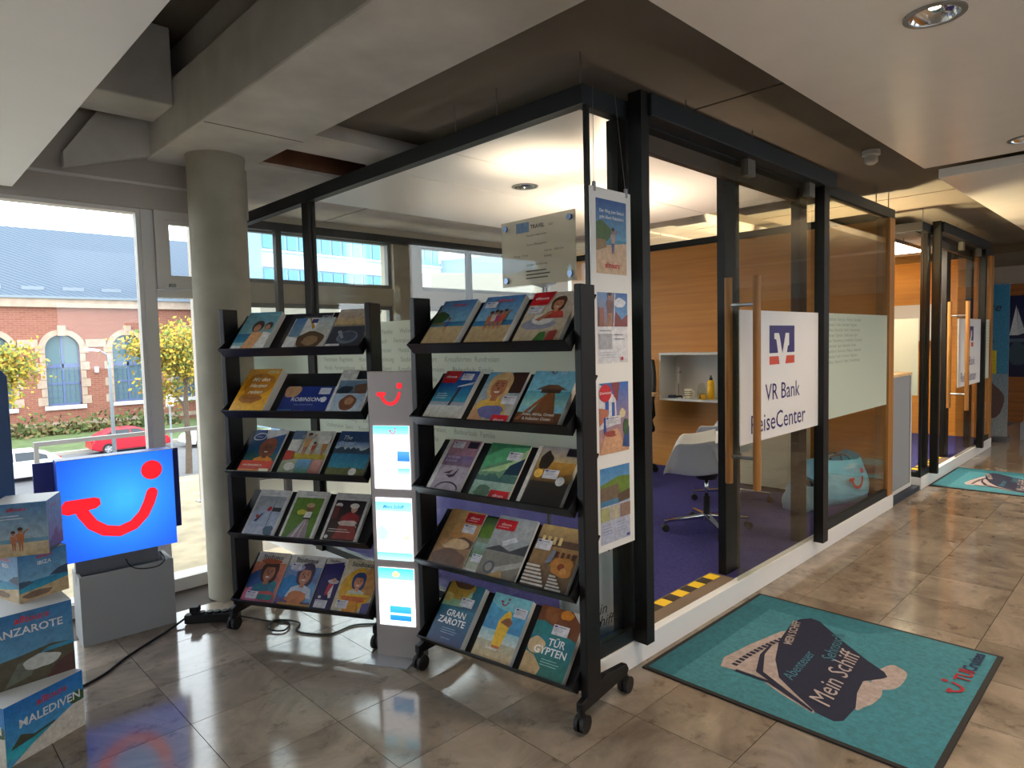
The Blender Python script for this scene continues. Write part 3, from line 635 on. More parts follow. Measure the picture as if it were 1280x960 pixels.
def c51(p, H):
    p.g(0, 0, 1, H, (206, 196, 186)); p.g(0, 0, 1, H-.3, (200, 120, 80), (206, 100, 130)); p.blob(.3, .6, .34, .3, (50, 84, 150), 3, .3); p.blob(.2, .2, .2, .2, (214, 120, 150), 4, .3); p.blob(.76, .42, .2, .2, (30, 130, 130), 5, .3); face(p, .56, .82, .78, (176, 112, 84), (66, 34, 28), (40, 110, 130)); p.blob(.5, 1.14, .3, .08, (176, 84, 44), 8, .3); p.blob(.72, .2, .3, .14, (190, 80, 70), 11, .3); studio(p, H, 'Studiosus', DK); p.sticker(.14, .1, .34, .2); p.g(.5, .1, .95, .24, (30, 120, 120))
def c52(p, H):
    p.g(0, 0, 1, H, (212, 206, 200)); p.g(0, 0, 1, H-.3, (120, 150, 196), (90, 60, 120)); p.blob(.24, .5, .3, .3, (50, 130, 190), 3, .3); p.blob(.85, .4, .24, .26, (110, 160, 206), 4, .3); face(p, .6, .80, .74, (190, 128, 100), (70, 60, 90), (200, 206, 220)); p.blob(.56, .24, .3, .16, (206, 130, 84), 6, .3); p.g(.1, 0, 1, .1, (206, 150, 60)); studio(p, H, 'Studiosus', DK); p.blob(.3, 1.0, .22, .1, (170, 170, 206), 7, .3); p.sticker(.12, .95, .3, .15)
def c53(p, H):
    p.g(0, 0, 1, H, (206, 196, 188)); p.g(0, 0, 1, H-.3, (44, 34, 104), (40, 30, 80)); p.poly([(.2, H-.3), (.9, H-.16), (1, H-.5), (.2, H-.5)], (44, 34, 104)); p.poly([(.45, .7), (.62, .7), (.75, 1.2), (.5, 1.2)], (190, 50, 70)); p.poly([(.6, .8), (.7, .55), (.8, .6), (.75, 1.2)], (226, 216, 214)); p.blob(.7, 1.3, .28, .1, (200, 190, 196), 4, .4); p.e(.72, 1.36, .09, .1, (200, 150, 120)); p.blob(.28, .58, .08, .06, (210, 200, 200), 5); studio(p, H, 'Studios', DK); p.sticker(.14, .12, .6, .34)
def c54(p, H):
    p.g(0, 0, 1, H, (210, 196, 170)); p.blob(.52, .6, .46, .55, (226, 170, 50), 3, .12); p.blob(.85, .8, .3, .4, (196, 140, 80), 4, .2); face(p, .52, .78, .56, (214, 140, 104), (40, 66, 120), (206, 206, 196)); p.blob(.52, .36, .36, .08, (210, 110, 50), 5, .3); p.g(.3, .42, .95, .48, (230, 190, 40)); p.poly([(.3, 0), (.7, 0), (.65, .3), (.35, .28)], (222, 150, 40)); p.poly([(.8, 0), (1, 0), (1, .3), (.8, .26)], (90, 90, 150)); studio(p, H, 'Studiosus', DK); p.sticker(.1, .1, .32, .2)
A4 = (.208, .294)
def row(rk, shelf, items):
    for (x, w, h, th, lab, fn, *ex) in items: brochure(rk, shelf, x, w, h, th, lab, fn, *(ex or []))
row(rack1, 4, [(.055, .215, .28, .035, 'teal seaside brochure with an embracing couple, top shelf of left rack', c11),
               (.33, .25, .285, .006, 'black city brochure half covered, top shelf of left rack', c12b),
               (.37, .25, .235, .012, 'white brochure with van and wooden collage, top shelf of left rack', c12, .0075),
               (.63, .205, .29, .02, 'beige and slate brochure with a drinking glass, top shelf of left rack', c13)])
row(rack1, 3, [(.045, .215, .285, .05, 'orange yellow brochure with white handwritten title on left rack', c21),
               (.315, .30, .19, .012, 'low royal blue landscape brochure with white lettering on left rack', c22),
               (.635, .205, .288, .03, 'white framed brochure with rock and hand photographs on left rack', c23)])
row(rack1, 2, [(.045, .21, .29, .012, 'blue and orange brochure with smiling dark skinned face on left rack', c31),
               (.305, .255, .29, .010, 'pale collage brochure with children in a meadow on left rack', c32),
               (.60, .225, .29, .014, 'blue lake landscape brochure with a round white spot on left rack', c33)])
row(rack1, 1, [(.055, .205, .29, .012, 'grey white snow scene brochure with a cable car on left rack', c41),
               (.305, .205, .29, .020, 'green brochure with a woman in a long pale dress on left rack', c42),
               (.56, .215, .29, .020, 'dark brown brochure with a dancer in a red dress on left rack', c43)])
row(rack1, 0, [(.025, .21, .296, .012, 'pink and teal portrait brochure at the left end of the bottom shelf', c51),
               (.245, .22, .296, .010, 'pale blue portrait brochure with closed eyes on the bottom shelf', c52),
               (.475, .125, .296, .008, 'narrow navy brochure with tumbling acrobat on the bottom shelf', c53),
               (.61, .215, .296, .020, 'yellow portrait brochure with blue cap on the bottom shelf', c54)])
# ---- right rack
def d11(p, H):
    beach(p, H, (58, 116, 176), (120, 176, 206), (60, 140, 170), (206, 184, 144), .72); p.blob(.16, .86, .24, .18, (44, 84, 40), 3, .3); p.g(.05, .62, .4, .7, (120, 110, 70)); person(p, .48, .42, .5, (60, 90, 160)); p.t(.56, H-.2, .13, 'alltours', (214, 40, 50), True, 'c'); p.lines(.2, .28, .8, 2, .08, (190, 160, 120), .012)
def d12(p, H):
    beach(p, H, (64, 122, 184), (130, 184, 212), (40, 120, 170), (212, 190, 150), .66)
    for i, c in enumerate(((190, 110, 70), (210, 200, 190), (180, 60, 110), (200, 90, 60))): person(p, .36+.12*i, .40+.03*(i % 2), .62, c)
    p.t(.56, H-.2, .14, 'alltours', (214, 40, 50), True, 'c'); p.sticker(.1, 1.0, .3, .16); p.lines(.2, .26, .8, 2, .08, (190, 160, 120), .012)
def d13(p, H):
    p.g(0, 0, 1, H, (214, 204, 188), (196, 172, 136)); p.blob(.4, .5, .36, .14, (150, 150, 170), 3, .2); p.e(.46, .62, .24, .14, (220, 216, 210)); face(p, .66, .98, .46, (196, 132, 96), (96, 58, 38), (200, 70, 60)); p.poly([(.3, .6), (.55, .8), (.62, .76), (.4, .56)], (190, 130, 96)); p.poly([(.42, 0), (.72, 0), (.66, .3), (.54, .28)], (60, 120, 50)); p.poly([(.72, 0), (.92, 0), (.9, .34), (.74, .3)], (160, 60, 50)); p.poly([(.02, H-.34), (.42, H-.34), (.5, H), (.02, H)], RED); p.t(.24, H-.2, .1, 'alltours', (245, 225, 225), True, 'c'); p.sticker(.06, H-.56, .32, .18)
def d21(p, H):
    p.g(0, 0, 1, H, (26, 74, 160), (190, 190, 184)); p.g(0, .5, 1, H-.25, (20, 70, 160), (60, 150, 170)); p.g(0, 0, 1, .4, (206, 206, 200), (190, 180, 164)); p.poly([(.55, .9), (.95, .98), (1, 1.06), (.6, .94)], (216, 216, 210)); p.poly([(.55, .4), (.62, .4), (.7, .9), (.62, .9)], (60, 56, 70)); p.poly([(.02, H-.34), (.44, H-.34), (.5, H), (.02, H)], RED); p.t(.24, H-.2, .1, 'alltours', (245, 225, 225), True, 'c'); p.sticker(.56, H-.26, .32, .18); p.lines(.1, .7, .5, 3, .06, (200, 215, 220), .016)
def d22(p, H):
    p.g(0, 0, 1, H, (96, 160, 196), (206, 184, 150)); p.blob(.85, 1.1, .3, .34, (56, 34, 28), 3, .2); face(p, .42, .92, .86, (176, 110, 76), (206, 170, 120), (226, 180, 80)); p.blob(.5, .3, .34, .16, (110, 110, 160), 5, .3); p.poly([(0, .1), (.2, 0), (.4, .05), (.1, .4)], (200, 150, 110)); redtab(p, .6, 0, .4); p.sticker(.66, .5, .34, .2)
def d23(p, H):
    p.g(0, 0, 1, H, (110, 176, 206), (140, 196, 206)); p.g(0, .46, 1, .8, (80, 160, 176), (150, 196, 186)); p.g(0, 0, 1, .3, (104, 64, 38), (84, 50, 30)); p.poly([(0, .12), (.1, .12), (.58, .78), (.52, .8)], (150, 92, 50)); p.poly([(.2, .1), (.9, .1), (.66, .78), (.52, .78)], (126, 78, 44)); p.poly([(.2, .84), (.9, .84), (.66, .96), (.44, .96)], (104, 76, 54)); p.g(.34, .76, .78, .85, (70, 50, 40)); p.smile(.46, 1.26, .13, (120, 30, 50)); p.t(.6, 1.22, .09, 'TUI', (200, 214, 226), True); p.t(.5, .23, .085, 'Asien, Afrika, Orient', (236, 230, 220), True, 'c'); p.t(.5, .13, .085, '& Indischer Ozean', (236, 230, 220), True, 'c')
def d31(p, H):
    p.g(0, 0, 1, H, (190, 176, 186), (176, 160, 172)); p.g(0, 0, .12, H, (226, 222, 220)); p.g(.12, .72, 1, 1.02, (120, 110, 160), (140, 110, 130)); p.g(.12, 1.0, 1, H, (186, 140, 150), (166, 120, 140)); p.poly([(.4, .46), (.6, .5), (.72, .68), (.66, .44), (.55, .4)], (60, 40, 56)); p.poly([(.3, .5), (.56, .62), (.5, .5)], (80, 50, 64)); p.e(.6, .1, .34, .2, (60, 44, 60), 0, 180); p.e(.6, .08, .31, .18, (180, 166, 178), 0, 180); p.g(.66, H-.22, .96, H-.04, (36, 24, 48)); p.t(.2, .92, .09, 'NORDEN', (216, 190, 210), True); p.t(.2, .82, .08, '& ISLAND', (200, 180, 206), True); p.sticker(.2, H-.24, .34, .18)
def d32(p, H):
    p.g(0, 0, 1, H, (40, 120, 80), (150, 180, 150)); p.poly([(0, .7), (1, 1.1), (1, H-.05), (.4, H-.1), (0, 1.0)], (90, 170, 120)); p.poly([(0, .62), (.7, .9), (1, 1.25), (1, .9), (.5, .66)], (176, 206, 150)); p.poly([(.62, .6), (1, .62), (1, 1.02), (.7, .82)], (30, 60, 84)); p.hills(.5, .4, .12, (70, 110, 104), 5); p.g(0, .0, 1, .42, (170, 196, 180), (120, 156, 130)); p.blob(.3, .18, .2, .14, (90, 120, 96), 6, .3); redtab(p, .5, 0, .48); p.sticker(.56, .94, .34, .2)
def d33(p, H):
    p.g(0, 0, 1, H, (176, 160, 140), (36, 30, 26)); p.g(.12, .5, 1, 1.0, (200, 150, 70), (80, 56, 30)); p.g(.12, 1.0, 1, H, (150, 150, 160), (200, 176, 130)); p.blob(.3, 1.02, .14, .22, (50, 42, 34), 3, .4); p.e(.24, .72, .1, .1, (240, 190, 90)); p.g(.12, 0, 1, .55, (52, 44, 36), (30, 26, 24)); p.g(0, 0, .09, H, (216, 212, 204)); p.sticker(.36, .62, .34, .2); p.e(.8, .58, .1, .1, (226, 222, 216)); p.g(.72, H-.2, 1, H-.02, (28, 24, 34)); p.t(.5, .98, .08, 'AFRIKA', (226, 190, 130), True, 'l')
def d41(p, H):
    p.g(0, 0, 1, H, (206, 160, 100), (120, 80, 50)); p.g(.3, .7, 1, H, (216, 176, 116), (190, 130, 70)); p.blob(.5, .2, .46, .22, (104, 66, 40), 4, .25); p.poly([(.35, .62), (.7, .74), (1.0, .66), (.98, .5), (.6, .42)], (96, 58, 40)); p.e(.62, .56, .3, .12, (216, 176, 130)); p.poly([(.12, .5), (.4, .56), (.6, .46), (.3, .42)], (220, 180, 140)); p.blob(.2, .56, .12, .08, (190, 140, 90), 6, .4); redtab(p, .52, H-.28, .48); p.sticker(.56, H-.52, .34, .2)
def d42b(p, H):
    p.g(0, 0, 1, H, (60, 96, 40), (190, 190, 170)); p.blob(.2, 1.1, .26, .2, (96, 130, 40), 3, .4); p.g(0, .4, 1, .8, (150, 176, 170), (90, 120, 60)); p.sticker(.1, .3, .3, .2); p.g(0, 0, .6, .12, (220, 216, 210))
def d42(p, H):
    p.g(0, 0, 1, H, (180, 186, 192), (150, 142, 130)); p.poly([(0, .6), (.3, .72), (.6, .62), (1, .84), (1, .5), (0, .5)], (66, 66, 72)); p.g(0, 0, 1, .58, (140, 134, 124), (120, 108, 92)); p.poly([(.3, .2), (1, .46), (1, .34), (.4, .1)], (176, 170, 160)); p.e(.26, .22, .14, .14, (84, 88, 100)); p.e(.26, .22, .09, .09, (150, 144, 134)); p.poly([(.3, .05), (.7, 0), (.6, .2)], (190, 150, 90)); redtab(p, .02, H-.32, .5); p.poly([(.34, .8), (.62, .94), (.72, .86), (.4, .7)], (220, 220, 224)); 
def d43(p, H):
    p.g(0, 0, 1, H, (186, 146, 96), (70, 50, 38)); p.g(0, H-.3, 1, H, (206, 176, 120), (150, 120, 90)); p.g(.0, H-.42, 1, H-.28, (96, 74, 60))
    for i in range(4): p.g(.1+.13*i, .9, .17+.13*i, 1.06, (226, 200, 140)); p.g(.52+.12*i, .66, .59+.12*i, .78, (90, 50, 34))
    p.blob(.74, .5, .26, .18, (196, 130, 60), 5, .3); p.e(.72, .5, .07, .07, (150, 70, 40)); p.e(.8, .42, .07, .07, (220, 150, 80))
    for i in range(6): p.g(.0, .06+.07*i, .5-.04*i, .1+.07*i, (214, 206, 196)); 
    for i in range(5): p.g(.56, .04+.06*i, .9-.05*i, .075+.06*i, (206, 198, 188))
    p.poly([(.36, .5), (.5, .56), (.52, .8), (.44, .78)], (120, 130, 150)); p.sticker(.04, .76, .34, .2)
def d51(p, H):
    p.g(0, 0, 1, H, (30, 110, 130), (16, 40, 96)); p.g(0, 0, 1, .8, (20, 110, 140), (16, 40, 100)); p.blob(.25, 1.25, .46, .34, (176, 140, 50), 3, .25); p.blob(.4, 1.38, .3, .14, (96, 66, 40), 4, .3); p.poly([(0, .8), (.6, .84), (.74, 1.1), (.7, 1.25), (.56, 1.0), (0, .96)], (150, 190, 150)); p.blob(.1, 1.0, .16, .1, (200, 180, 110), 6, .3); p.t(.24, .60, .20, 'GRAN', (245, 245, 245), True); p.t(.1, .42, .20, 'ZAROTE', (245, 245, 245), True); p.lines(.3, .32, .85, 3, .05, (130, 160, 200), .014); p.t(.5, .1, .045, 'Fuerteventura', (150, 180, 210), False, 'c'); p.sticker(.5, .86, .36, .2)
def d52(p, H):
    p.g(0, 0, 1, H, (110, 190, 214), (206, 176, 126)); p.g(0, .5, 1, H, (90, 180, 212), (60, 140, 196)); p.e(.5, H, .6, .34, (130, 200, 214), 180, 360); p.g(0, .36, 1, .6, (150, 196, 206), (206, 214, 206)); p.poly([(.4, .28), (.62, .28), (.68, .8), (.6, 1.02), (.54, 1.06), (.44, .96), (.36, .8)], (244, 190, 30)); p.poly([(.42, .78), (.66, .72), (.72, .82), (.6, .92), (.48, .86)], (150, 90, 40)); p.g(.42, .24, .62, .3, (206, 110, 40)); p.smile(.34, 1.2, .2, (150, 24, 50)); p.t(.52, 1.14, .1, 'TUI', (170, 200, 214), True); p.t(.45, .2, .09, 'Sommer', (245, 240, 230), True, 'c'); p.sticker(.66, .96, .32, .2)
def d53(p, H):
    p.g(0, 0, 1, H, (30, 130, 140), (30, 110, 96)); p.poly([(0, H), (1, H), (1, .78), (.7, .86), (.2, 1.04), (0, 1.02)], (116, 66, 36)); p.blob(.62, 1.24, .14, .1, (206, 130, 40), 3, .35); p.blob(.3, 1.2, .18, .16, (140, 86, 46), 5, .35); p.poly([(1, H), (.72, H), (1, 1.1)], (190, 190, 190)); p.g(0, .3, 1, .75, (26, 120, 140), (30, 116, 110)); p.blob(.18, .55, .2, .16, (206, 176, 130), 4, .3); p.poly([(0, 0), (.4, 0), (.44, .16), (.2, .36), (0, .4)], (196, 160, 110)); p.t(.42, .60, .20, 'TÜR', (245, 245, 245), True); p.t(.16, .42, .20, 'GYPTEN', (245, 245, 245), True); p.lines(.4, .32, .9, 3, .05, (150, 200, 190), .014); p.sticker(.42, .82, .36, .2)
row(rack2, 4, [(.055, .205, .285, .03, 'beach brochure with one walker and palms, top shelf of right rack', d11),
               (.315, .215, .29, .03, 'beach brochure with a running group of people on right rack', d12),
               (.575, .225, .295, .025, 'pale brochure with red corner and reclining woman on right rack', d13)])
row(rack2, 3, [(.05, .21, .285, .025, 'deep blue sea brochure with red corner on right rack', d21),
               (.31, .22, .29, .014, 'brochure with a smiling woman in yellow and red tab on right rack', d22),
               (.575, .22, .285, .03, 'brochure with a brown wooden jetty and hut on right rack', d23)])
row(rack2, 2, [(.05, .20, .288, .014, 'lilac brochure with white spine strip on right rack', d31),
               (.305, .22, .292, .008, 'green northern lights brochure with red tab on right rack', d32),
               (.58, .215, .29, .022, 'golden dusk brochure with white spine on right rack', d33)])
row(rack2, 1, [(.045, .215, .292, .012, 'brown brochure with a straw hat and red tab on right rack', d41),
               (.26, .19, .282, .006, 'green forest brochure half covered on right rack', d42b),
               (.345, .215, .296, .012, 'grey rooftop brochure with red tab on right rack', d42, .0075),
               (.59, .225, .29, .022, 'brown old town brochure with white stairs on right rack', d43)])
row(rack2, 0, [(.045, .212, .292, .035, 'navy and gold coast brochure with white capitals, bottom shelf of right rack', d51),
               (.315, .212, .292, .028, 'light blue brochure with a yellow bottle, bottom shelf of right rack', d52),
               (.58, .218, .292, .028, 'teal and brown brochure with white capitals, right end of bottom shelf', d53)])

# ================================================================== LIT DISPLAY TOWER
def tower():
    t = empty('display_tower', (1.748, 2.795, 0), R(-60), 'slim grey light tower with red smile emblem and three lit posters between the racks', 'display tower')
    w, d, h = .235, .05, 1.43
    box('base_plate', -.03, w-.03, -.10, .07, 0, .008, mat('brushed_plate', (190, 192, 196), .3, metal=.6), t)
    box('body', 0, w, 0, d, .008, h, mat('tower_grey', (176, 168, 168), .4, metal=.3), t, bevel=.002)
    box('side_rail', w, w+.018, .0, d, .008, h, mat('tower_side', (96, 88, 88), .4), t)
    e = Print((0, 0, h-.25), (w, 0, 0), (0, 0, w)); e.smile(.5, .55, .52, (240, 26, 40)); e.done('emblem', M_PRINTL, t)
    for k, (z0, z1) in enumerate(((.855, 1.165), (.50, .81), (.17, .46))):
        f = box('lit_poster', .022, w-.022, -.004, 0, z0, z1, M_EMO if False else mat('poster_back', (240, 244, 250), .4, emit=1.3), t)
        p = Print((.022, -.004, z0), (w-.044, 0, 0), (0, 0, w-.044)); H = (z1-z0)/(w-.044); p.g(0, 0, 1, H, (252, 253, 255))
        if k == 0:
            p.g(0, H-.22, 1, H, (70, 190, 236), (150, 220, 245)); p.smile(.55, H-.14, .18, (190, 60, 80)); p.g(.66, .72, 1, .98, (80, 150, 220), (30, 110, 200)); p.g(.66, .28, 1, .54, (90, 190, 226), (220, 236, 240)); p.lines(.1, .9, .5, 3, .05, (190, 200, 210), .014)
        elif k == 1:
            p.g(0, H-.34, 1, H-.1, (120, 220, 236), (150, 230, 240)); p.t(.5, H-.27, .13, 'Mein Schiff', (30, 110, 170), True, 'c', .3); p.g(0, .0, 1, .2, (100, 216, 230), (180, 236, 240)); p.blob(.16, .7, .14, .2, (170, 226, 236), 3, .4); p.blob(.85, .6, .08, .05, (220, 226, 160), 4, .3)
        else:
            p.g(0, H-.3, 1, H, (60, 200, 232), (140, 220, 240)); p.blob(.5, H-.16, .1, .08, (230, 210, 150), 3, .3); p.t(.98, .62, .10, 'ab 1532', (120, 130, 150), True, 'r'); p.g(.3, .14, .9, .52, (60, 170, 230), (20, 120, 200)); p.g(.3, .28, .9, .34, (210, 240, 250))
        p.done('poster_print', MATS.get('pl2') or MATS.setdefault('pl2', print_mat('backlit_poster', .3, 1.15)), f)
tower()

# ================================================================== LIGHT BOX AND CARTONS AT THE WINDOW
def lightbox():
    g = empty('grey_pedestal', (.733, 4.035, 0), R(-2.6), 'open topped grey cardboard pedestal under the blue light box', 'pedestal')
    mb = MB().box(0, .455, 0, .012, 0, .375).box(0, .012, .012, .22, 0, .375).box(.443, .455, .012, .22, 0, .375).box(.012, .443, .208, .22, 0, .375)
    mb.build('carcass', M_GREYB, g); box('inner_shelf', .012, .443, .012, .208, .30, .306, M_GREYB, g)
    box('support_post', .0, .40, .09, .13, .306, .50, mat('post_grey', (110, 112, 116), .5), g)
    l = empty('light_box', (.655, 4.02, 0), R(-2.6), 'glowing blue light box with red smile emblem on the grey pedestal', 'light box')
    x0, x1, z0, z1 = .012, .56, .46, 1.0
    box('case', x0, x1, .03, .15, z0, z1, mat('case_blue', (20, 70, 190), .4), l)
    box('rear_panel', -.075, .625, .16, .175, .52, .985, mat('case_navy', (16, 30, 120), .5), l)
    box('rim', x0-.004, x1+.004, .024, .034, z1-.006, z1+.004, M_WHITE, l)
    f = box('face', x0, x1, .022, .03, z0, z1, mat('opal_blue', (20, 110, 240), .25, emit=.3), l)
    W = x1-x0
    p = Print((x0, .022, z0), (W, 0, 0), (0, 0, W))
    n = 10
    def bl(x, y):
        r = min(1, math.hypot(x-.55, (y-.55))/.75); a, b = (60, 176, 245), (8, 78, 226)
        return tuple(a[i]+(b[i]-a[i])*r for i in range(3))
    H = .985
    for i in range(n):
        for j in range(n):
            q = [(i/n, j/n*H), ((i+1)/n, j/n*H), ((i+1)/n, (j+1)/n*H), (i/n, (j+1)/n*H)]
            p.poly(q, None, [bl(*a) for a in q]); p.k -= 1
    p.k += 1
    p.smile(.47, .47, .78, (236, 18, 34)); p.done('emblem', MATS.setdefault('pl3', print_mat('backlit_blue', .25, .8)), f)
lightbox()
def carton(cx, cy, z, w, h, rz, label, paint, side):
    o = box('promo_carton', -w/2, w/2, -w/2, w/2, 0, h, mat('carton_white', (216, 218, 222), .5), bevel=.002)
    o.location = (cx, cy, z); o.rotation_euler = (0, 0, rz); tag(o, label, 'carton', 'stacked promotional cartons')
    for k, (O, U) in enumerate((((-w/2, -w/2, 0), (w, 0, 0)), ((w/2, -w/2, 0), (0, w, 0)), ((-w/2, w/2, 0), (0, -w, 0)))):
        p = Print(O, U, (0, 0, w)); p.clip = h/w; (paint if k in (0, ) or side is None else side)(p, h/w); p.done('side_print', M_PRINT, o)
def k_mal(p, H):
    p.g(0, 0, 1, H, (28, 120, 205), (90, 180, 225)); p.g(0, .08, 1, .26, (50, 170, 205), (70, 200, 210)); p.poly([(.05, 0), (1, 0), (1, .42), (.72, .32), (.3, .14)], (226, 218, 206)); p.poly([(.05, .2), (.18, .34), (.34, .26), (.6, .3), (.6, .27), (.3, .22)], (80, 84, 66)); p.blob(.92, .44, .12, .08, (50, 90, 44), 3, .3); p.t(.16, H-.34, .15, 'MALEDIVEN', (240, 242, 245), True); p.t(.38, H-.16, .13, 'alltours', (214, 44, 52), True, shear=.2)
def k_lan(p, H):
    p.g(0, 0, 1, H, (44, 120, 180), (120, 180, 210)); p.poly([(0, 0), (1, 0), (1, .42), (.75, .46), (.4, .40), (0, .36)], (84, 80, 60)); p.poly([(.2, .02), (.5, .1), (.6, .36), (.36, .3)], (110, 116, 100)); p.blob(.62, .26, .2, .1, (206, 210, 206), 3, .35); p.poly([(.66, 0), (1, 0), (1, .26), (.8, .18)], (84, 48, 44)); p.poly([(.6, .36), (1, .38), (1, .43), (.7, .42)], (60, 150, 190)); p.t(.05, H-.30, .145, 'LANZAROTE', (240, 242, 245), True); p.t(.34, H-.14, .13, 'alltours', (214, 44, 52), True, shear=.2)
def k_ibi(p, H):
    p.g(0, 0, 1, H, (60, 130, 190), (150, 200, 225)); p.g(0, .2, 1, .42, (30, 130, 180), (60, 170, 200)); p.poly([(0, .46), (.2, .44), (.3, .38), (0, .3)], (60, 84, 110)); p.poly([(.6, .44), (.8, .56), (1, .6), (1, .4)], (60, 80, 110)); p.poly([(0, 0), (1, 0), (1, .32), (.5, .24), (0, .2)], (206, 180, 140)); p.blob(.35, .12, .3, .07, (130, 104, 84), 4, .4); p.t(.38, H-.3, .12, 'IBIZA', (235, 240, 245), True); p.t(.36, H-.15, .11, 'alltours', (214, 44, 52), True, shear=.2)
def k_fam(p, H):
    p.g(0, 0, 1, H, (70, 130, 180), (190, 206, 210)); p.g(0, 0, 1, .3, (214, 196, 166), (200, 176, 136)); p.g(0, .28, 1, .36, (110, 160, 190)); person(p, .52, .1, .6, (190, 110, 60)); person(p, .40, .12, .5, (206, 130, 90)); p.t(.3, H-.16, .11, 'alltours', (214, 44, 52), True, shear=.2); p.lines(.1, H-.26, .7, 2, .06, (220, 226, 230), .016)
def k_side(p, H): p.g(0, 0, 1, H, (150, 180, 214), (110, 130, 150)); p.hills(.2, 0, .25, (96, 90, 90), 4); p.t(.25, H-.2, .12, 'alltours', (206, 70, 80), True, shear=.2)
carton(.36, 3.26, 0, .31, .235, R(26), 'lowest printed carton with white beach and blue sky', k_mal, k_mal)
carton(.395, 3.368, .235, .30, .295, R(3), 'second lowest printed carton with black coast and surf', k_lan, k_side)
carton(.456, 3.45, .53, .19, .197, R(18), 'third printed carton with bay and sandy shore, below the topmost', k_ibi, k_ibi)
carton(.449, 3.42, .727, .20, .22, R(-24), 'topmost printed carton with two people on a beach', k_fam, k_side)
bp_ = MB().prism([(-.3, .0), (.0, .0), (.0, .57), (-.02, .60), (-.3, .60)], .03, lambda a, b, t: (a, t, b)).build('display_board', mat('deep_blue_board', (18, 62, 112), .45, var=.04), bevel=.004)
bp_.location = (.44, 3.62, .89); bp_.rotation_euler = (0, 0, R(-8))
tag(bp_, 'deep blue display board with rounded corner at the left picture edge', 'display board')
MB().box(-.3, -.26, .03, .06, -.89, .5).box(-.06, -.02, .03, .06, -.89, .5).build('stand_leg', M_RUB, bp_)
# power strip and cables
ps = empty('power_strip', (1.20, 3.93, 0), R(-38), 'black power strip with a red glowing switch at the column foot', 'power strip')
box('body', 0, .30, 0, .05, .005, .055, M_RUB, ps, bevel=.006)
for i in range(5): MB().cyl((.05+i*.042, .025, .055), (.05+i*.042, .025, .066), .019, n=14).build('socket', M_RUB, ps)
box('switch', .265, .285, -.003, .004, .025, .04, mat('switch_red', (240, 40, 20), .4, emit=2.5), ps)
box('plug', .03, .08, .0, .05, .066, .10, M_RUB, ps, bevel=.006)
def cable(pts, r, label):
    P = [Vector(p) for p in pts]; out = []
    for i in range(len(P)-1):
        a, b, c, d = P[max(i-1, 0)], P[i], P[i+1], P[min(i+2, len(P)-1)]
        for k in range(6):
            t = k/6; out.append(.5*((2*b)+(c-a)*t+(2*a-5*b+4*c-d)*t*t+(3*b-a-3*c+d)*t**3))
    out.append(P[-1]); o = MB().tube(out, r).build('cable', M_RUB, smooth=True); tag(o, label, 'cable')
cable([(1.21, 3.95, .03), (1.1, 3.90, .008), (.98, 3.82, .006), (.85, 3.72, .006), (.72, 3.60, .006), (.55, 3.52, .006)], .006, 'black cable trailing over the floor in front of the grey pedestal')
cable([(1.44, 3.76, .03), (1.5, 3.72, .01), (1.56, 3.6, .006), (1.62, 3.5, .008), (1.55, 3.42, .01), (1.5, 3.5, .012), (1.58, 3.58, .012), (1.66, 3.46, .008), (1.6, 3.36, .006), (1.7, 3.2, .006), (1.85, 3.2, .006), (1.95, 3.12, .006)], .005, 'tangled thin cable on the floor below the left rack')
cable([(.95, 4.015, .43), (.97, 4.012, .385), (1.02, 4.0, .36), (1.10, 3.995, .355), (1.14, 4.0, .385), (1.12, 4.012, .43)], .003, 'thin dark cord looped over the grey pedestal edge')

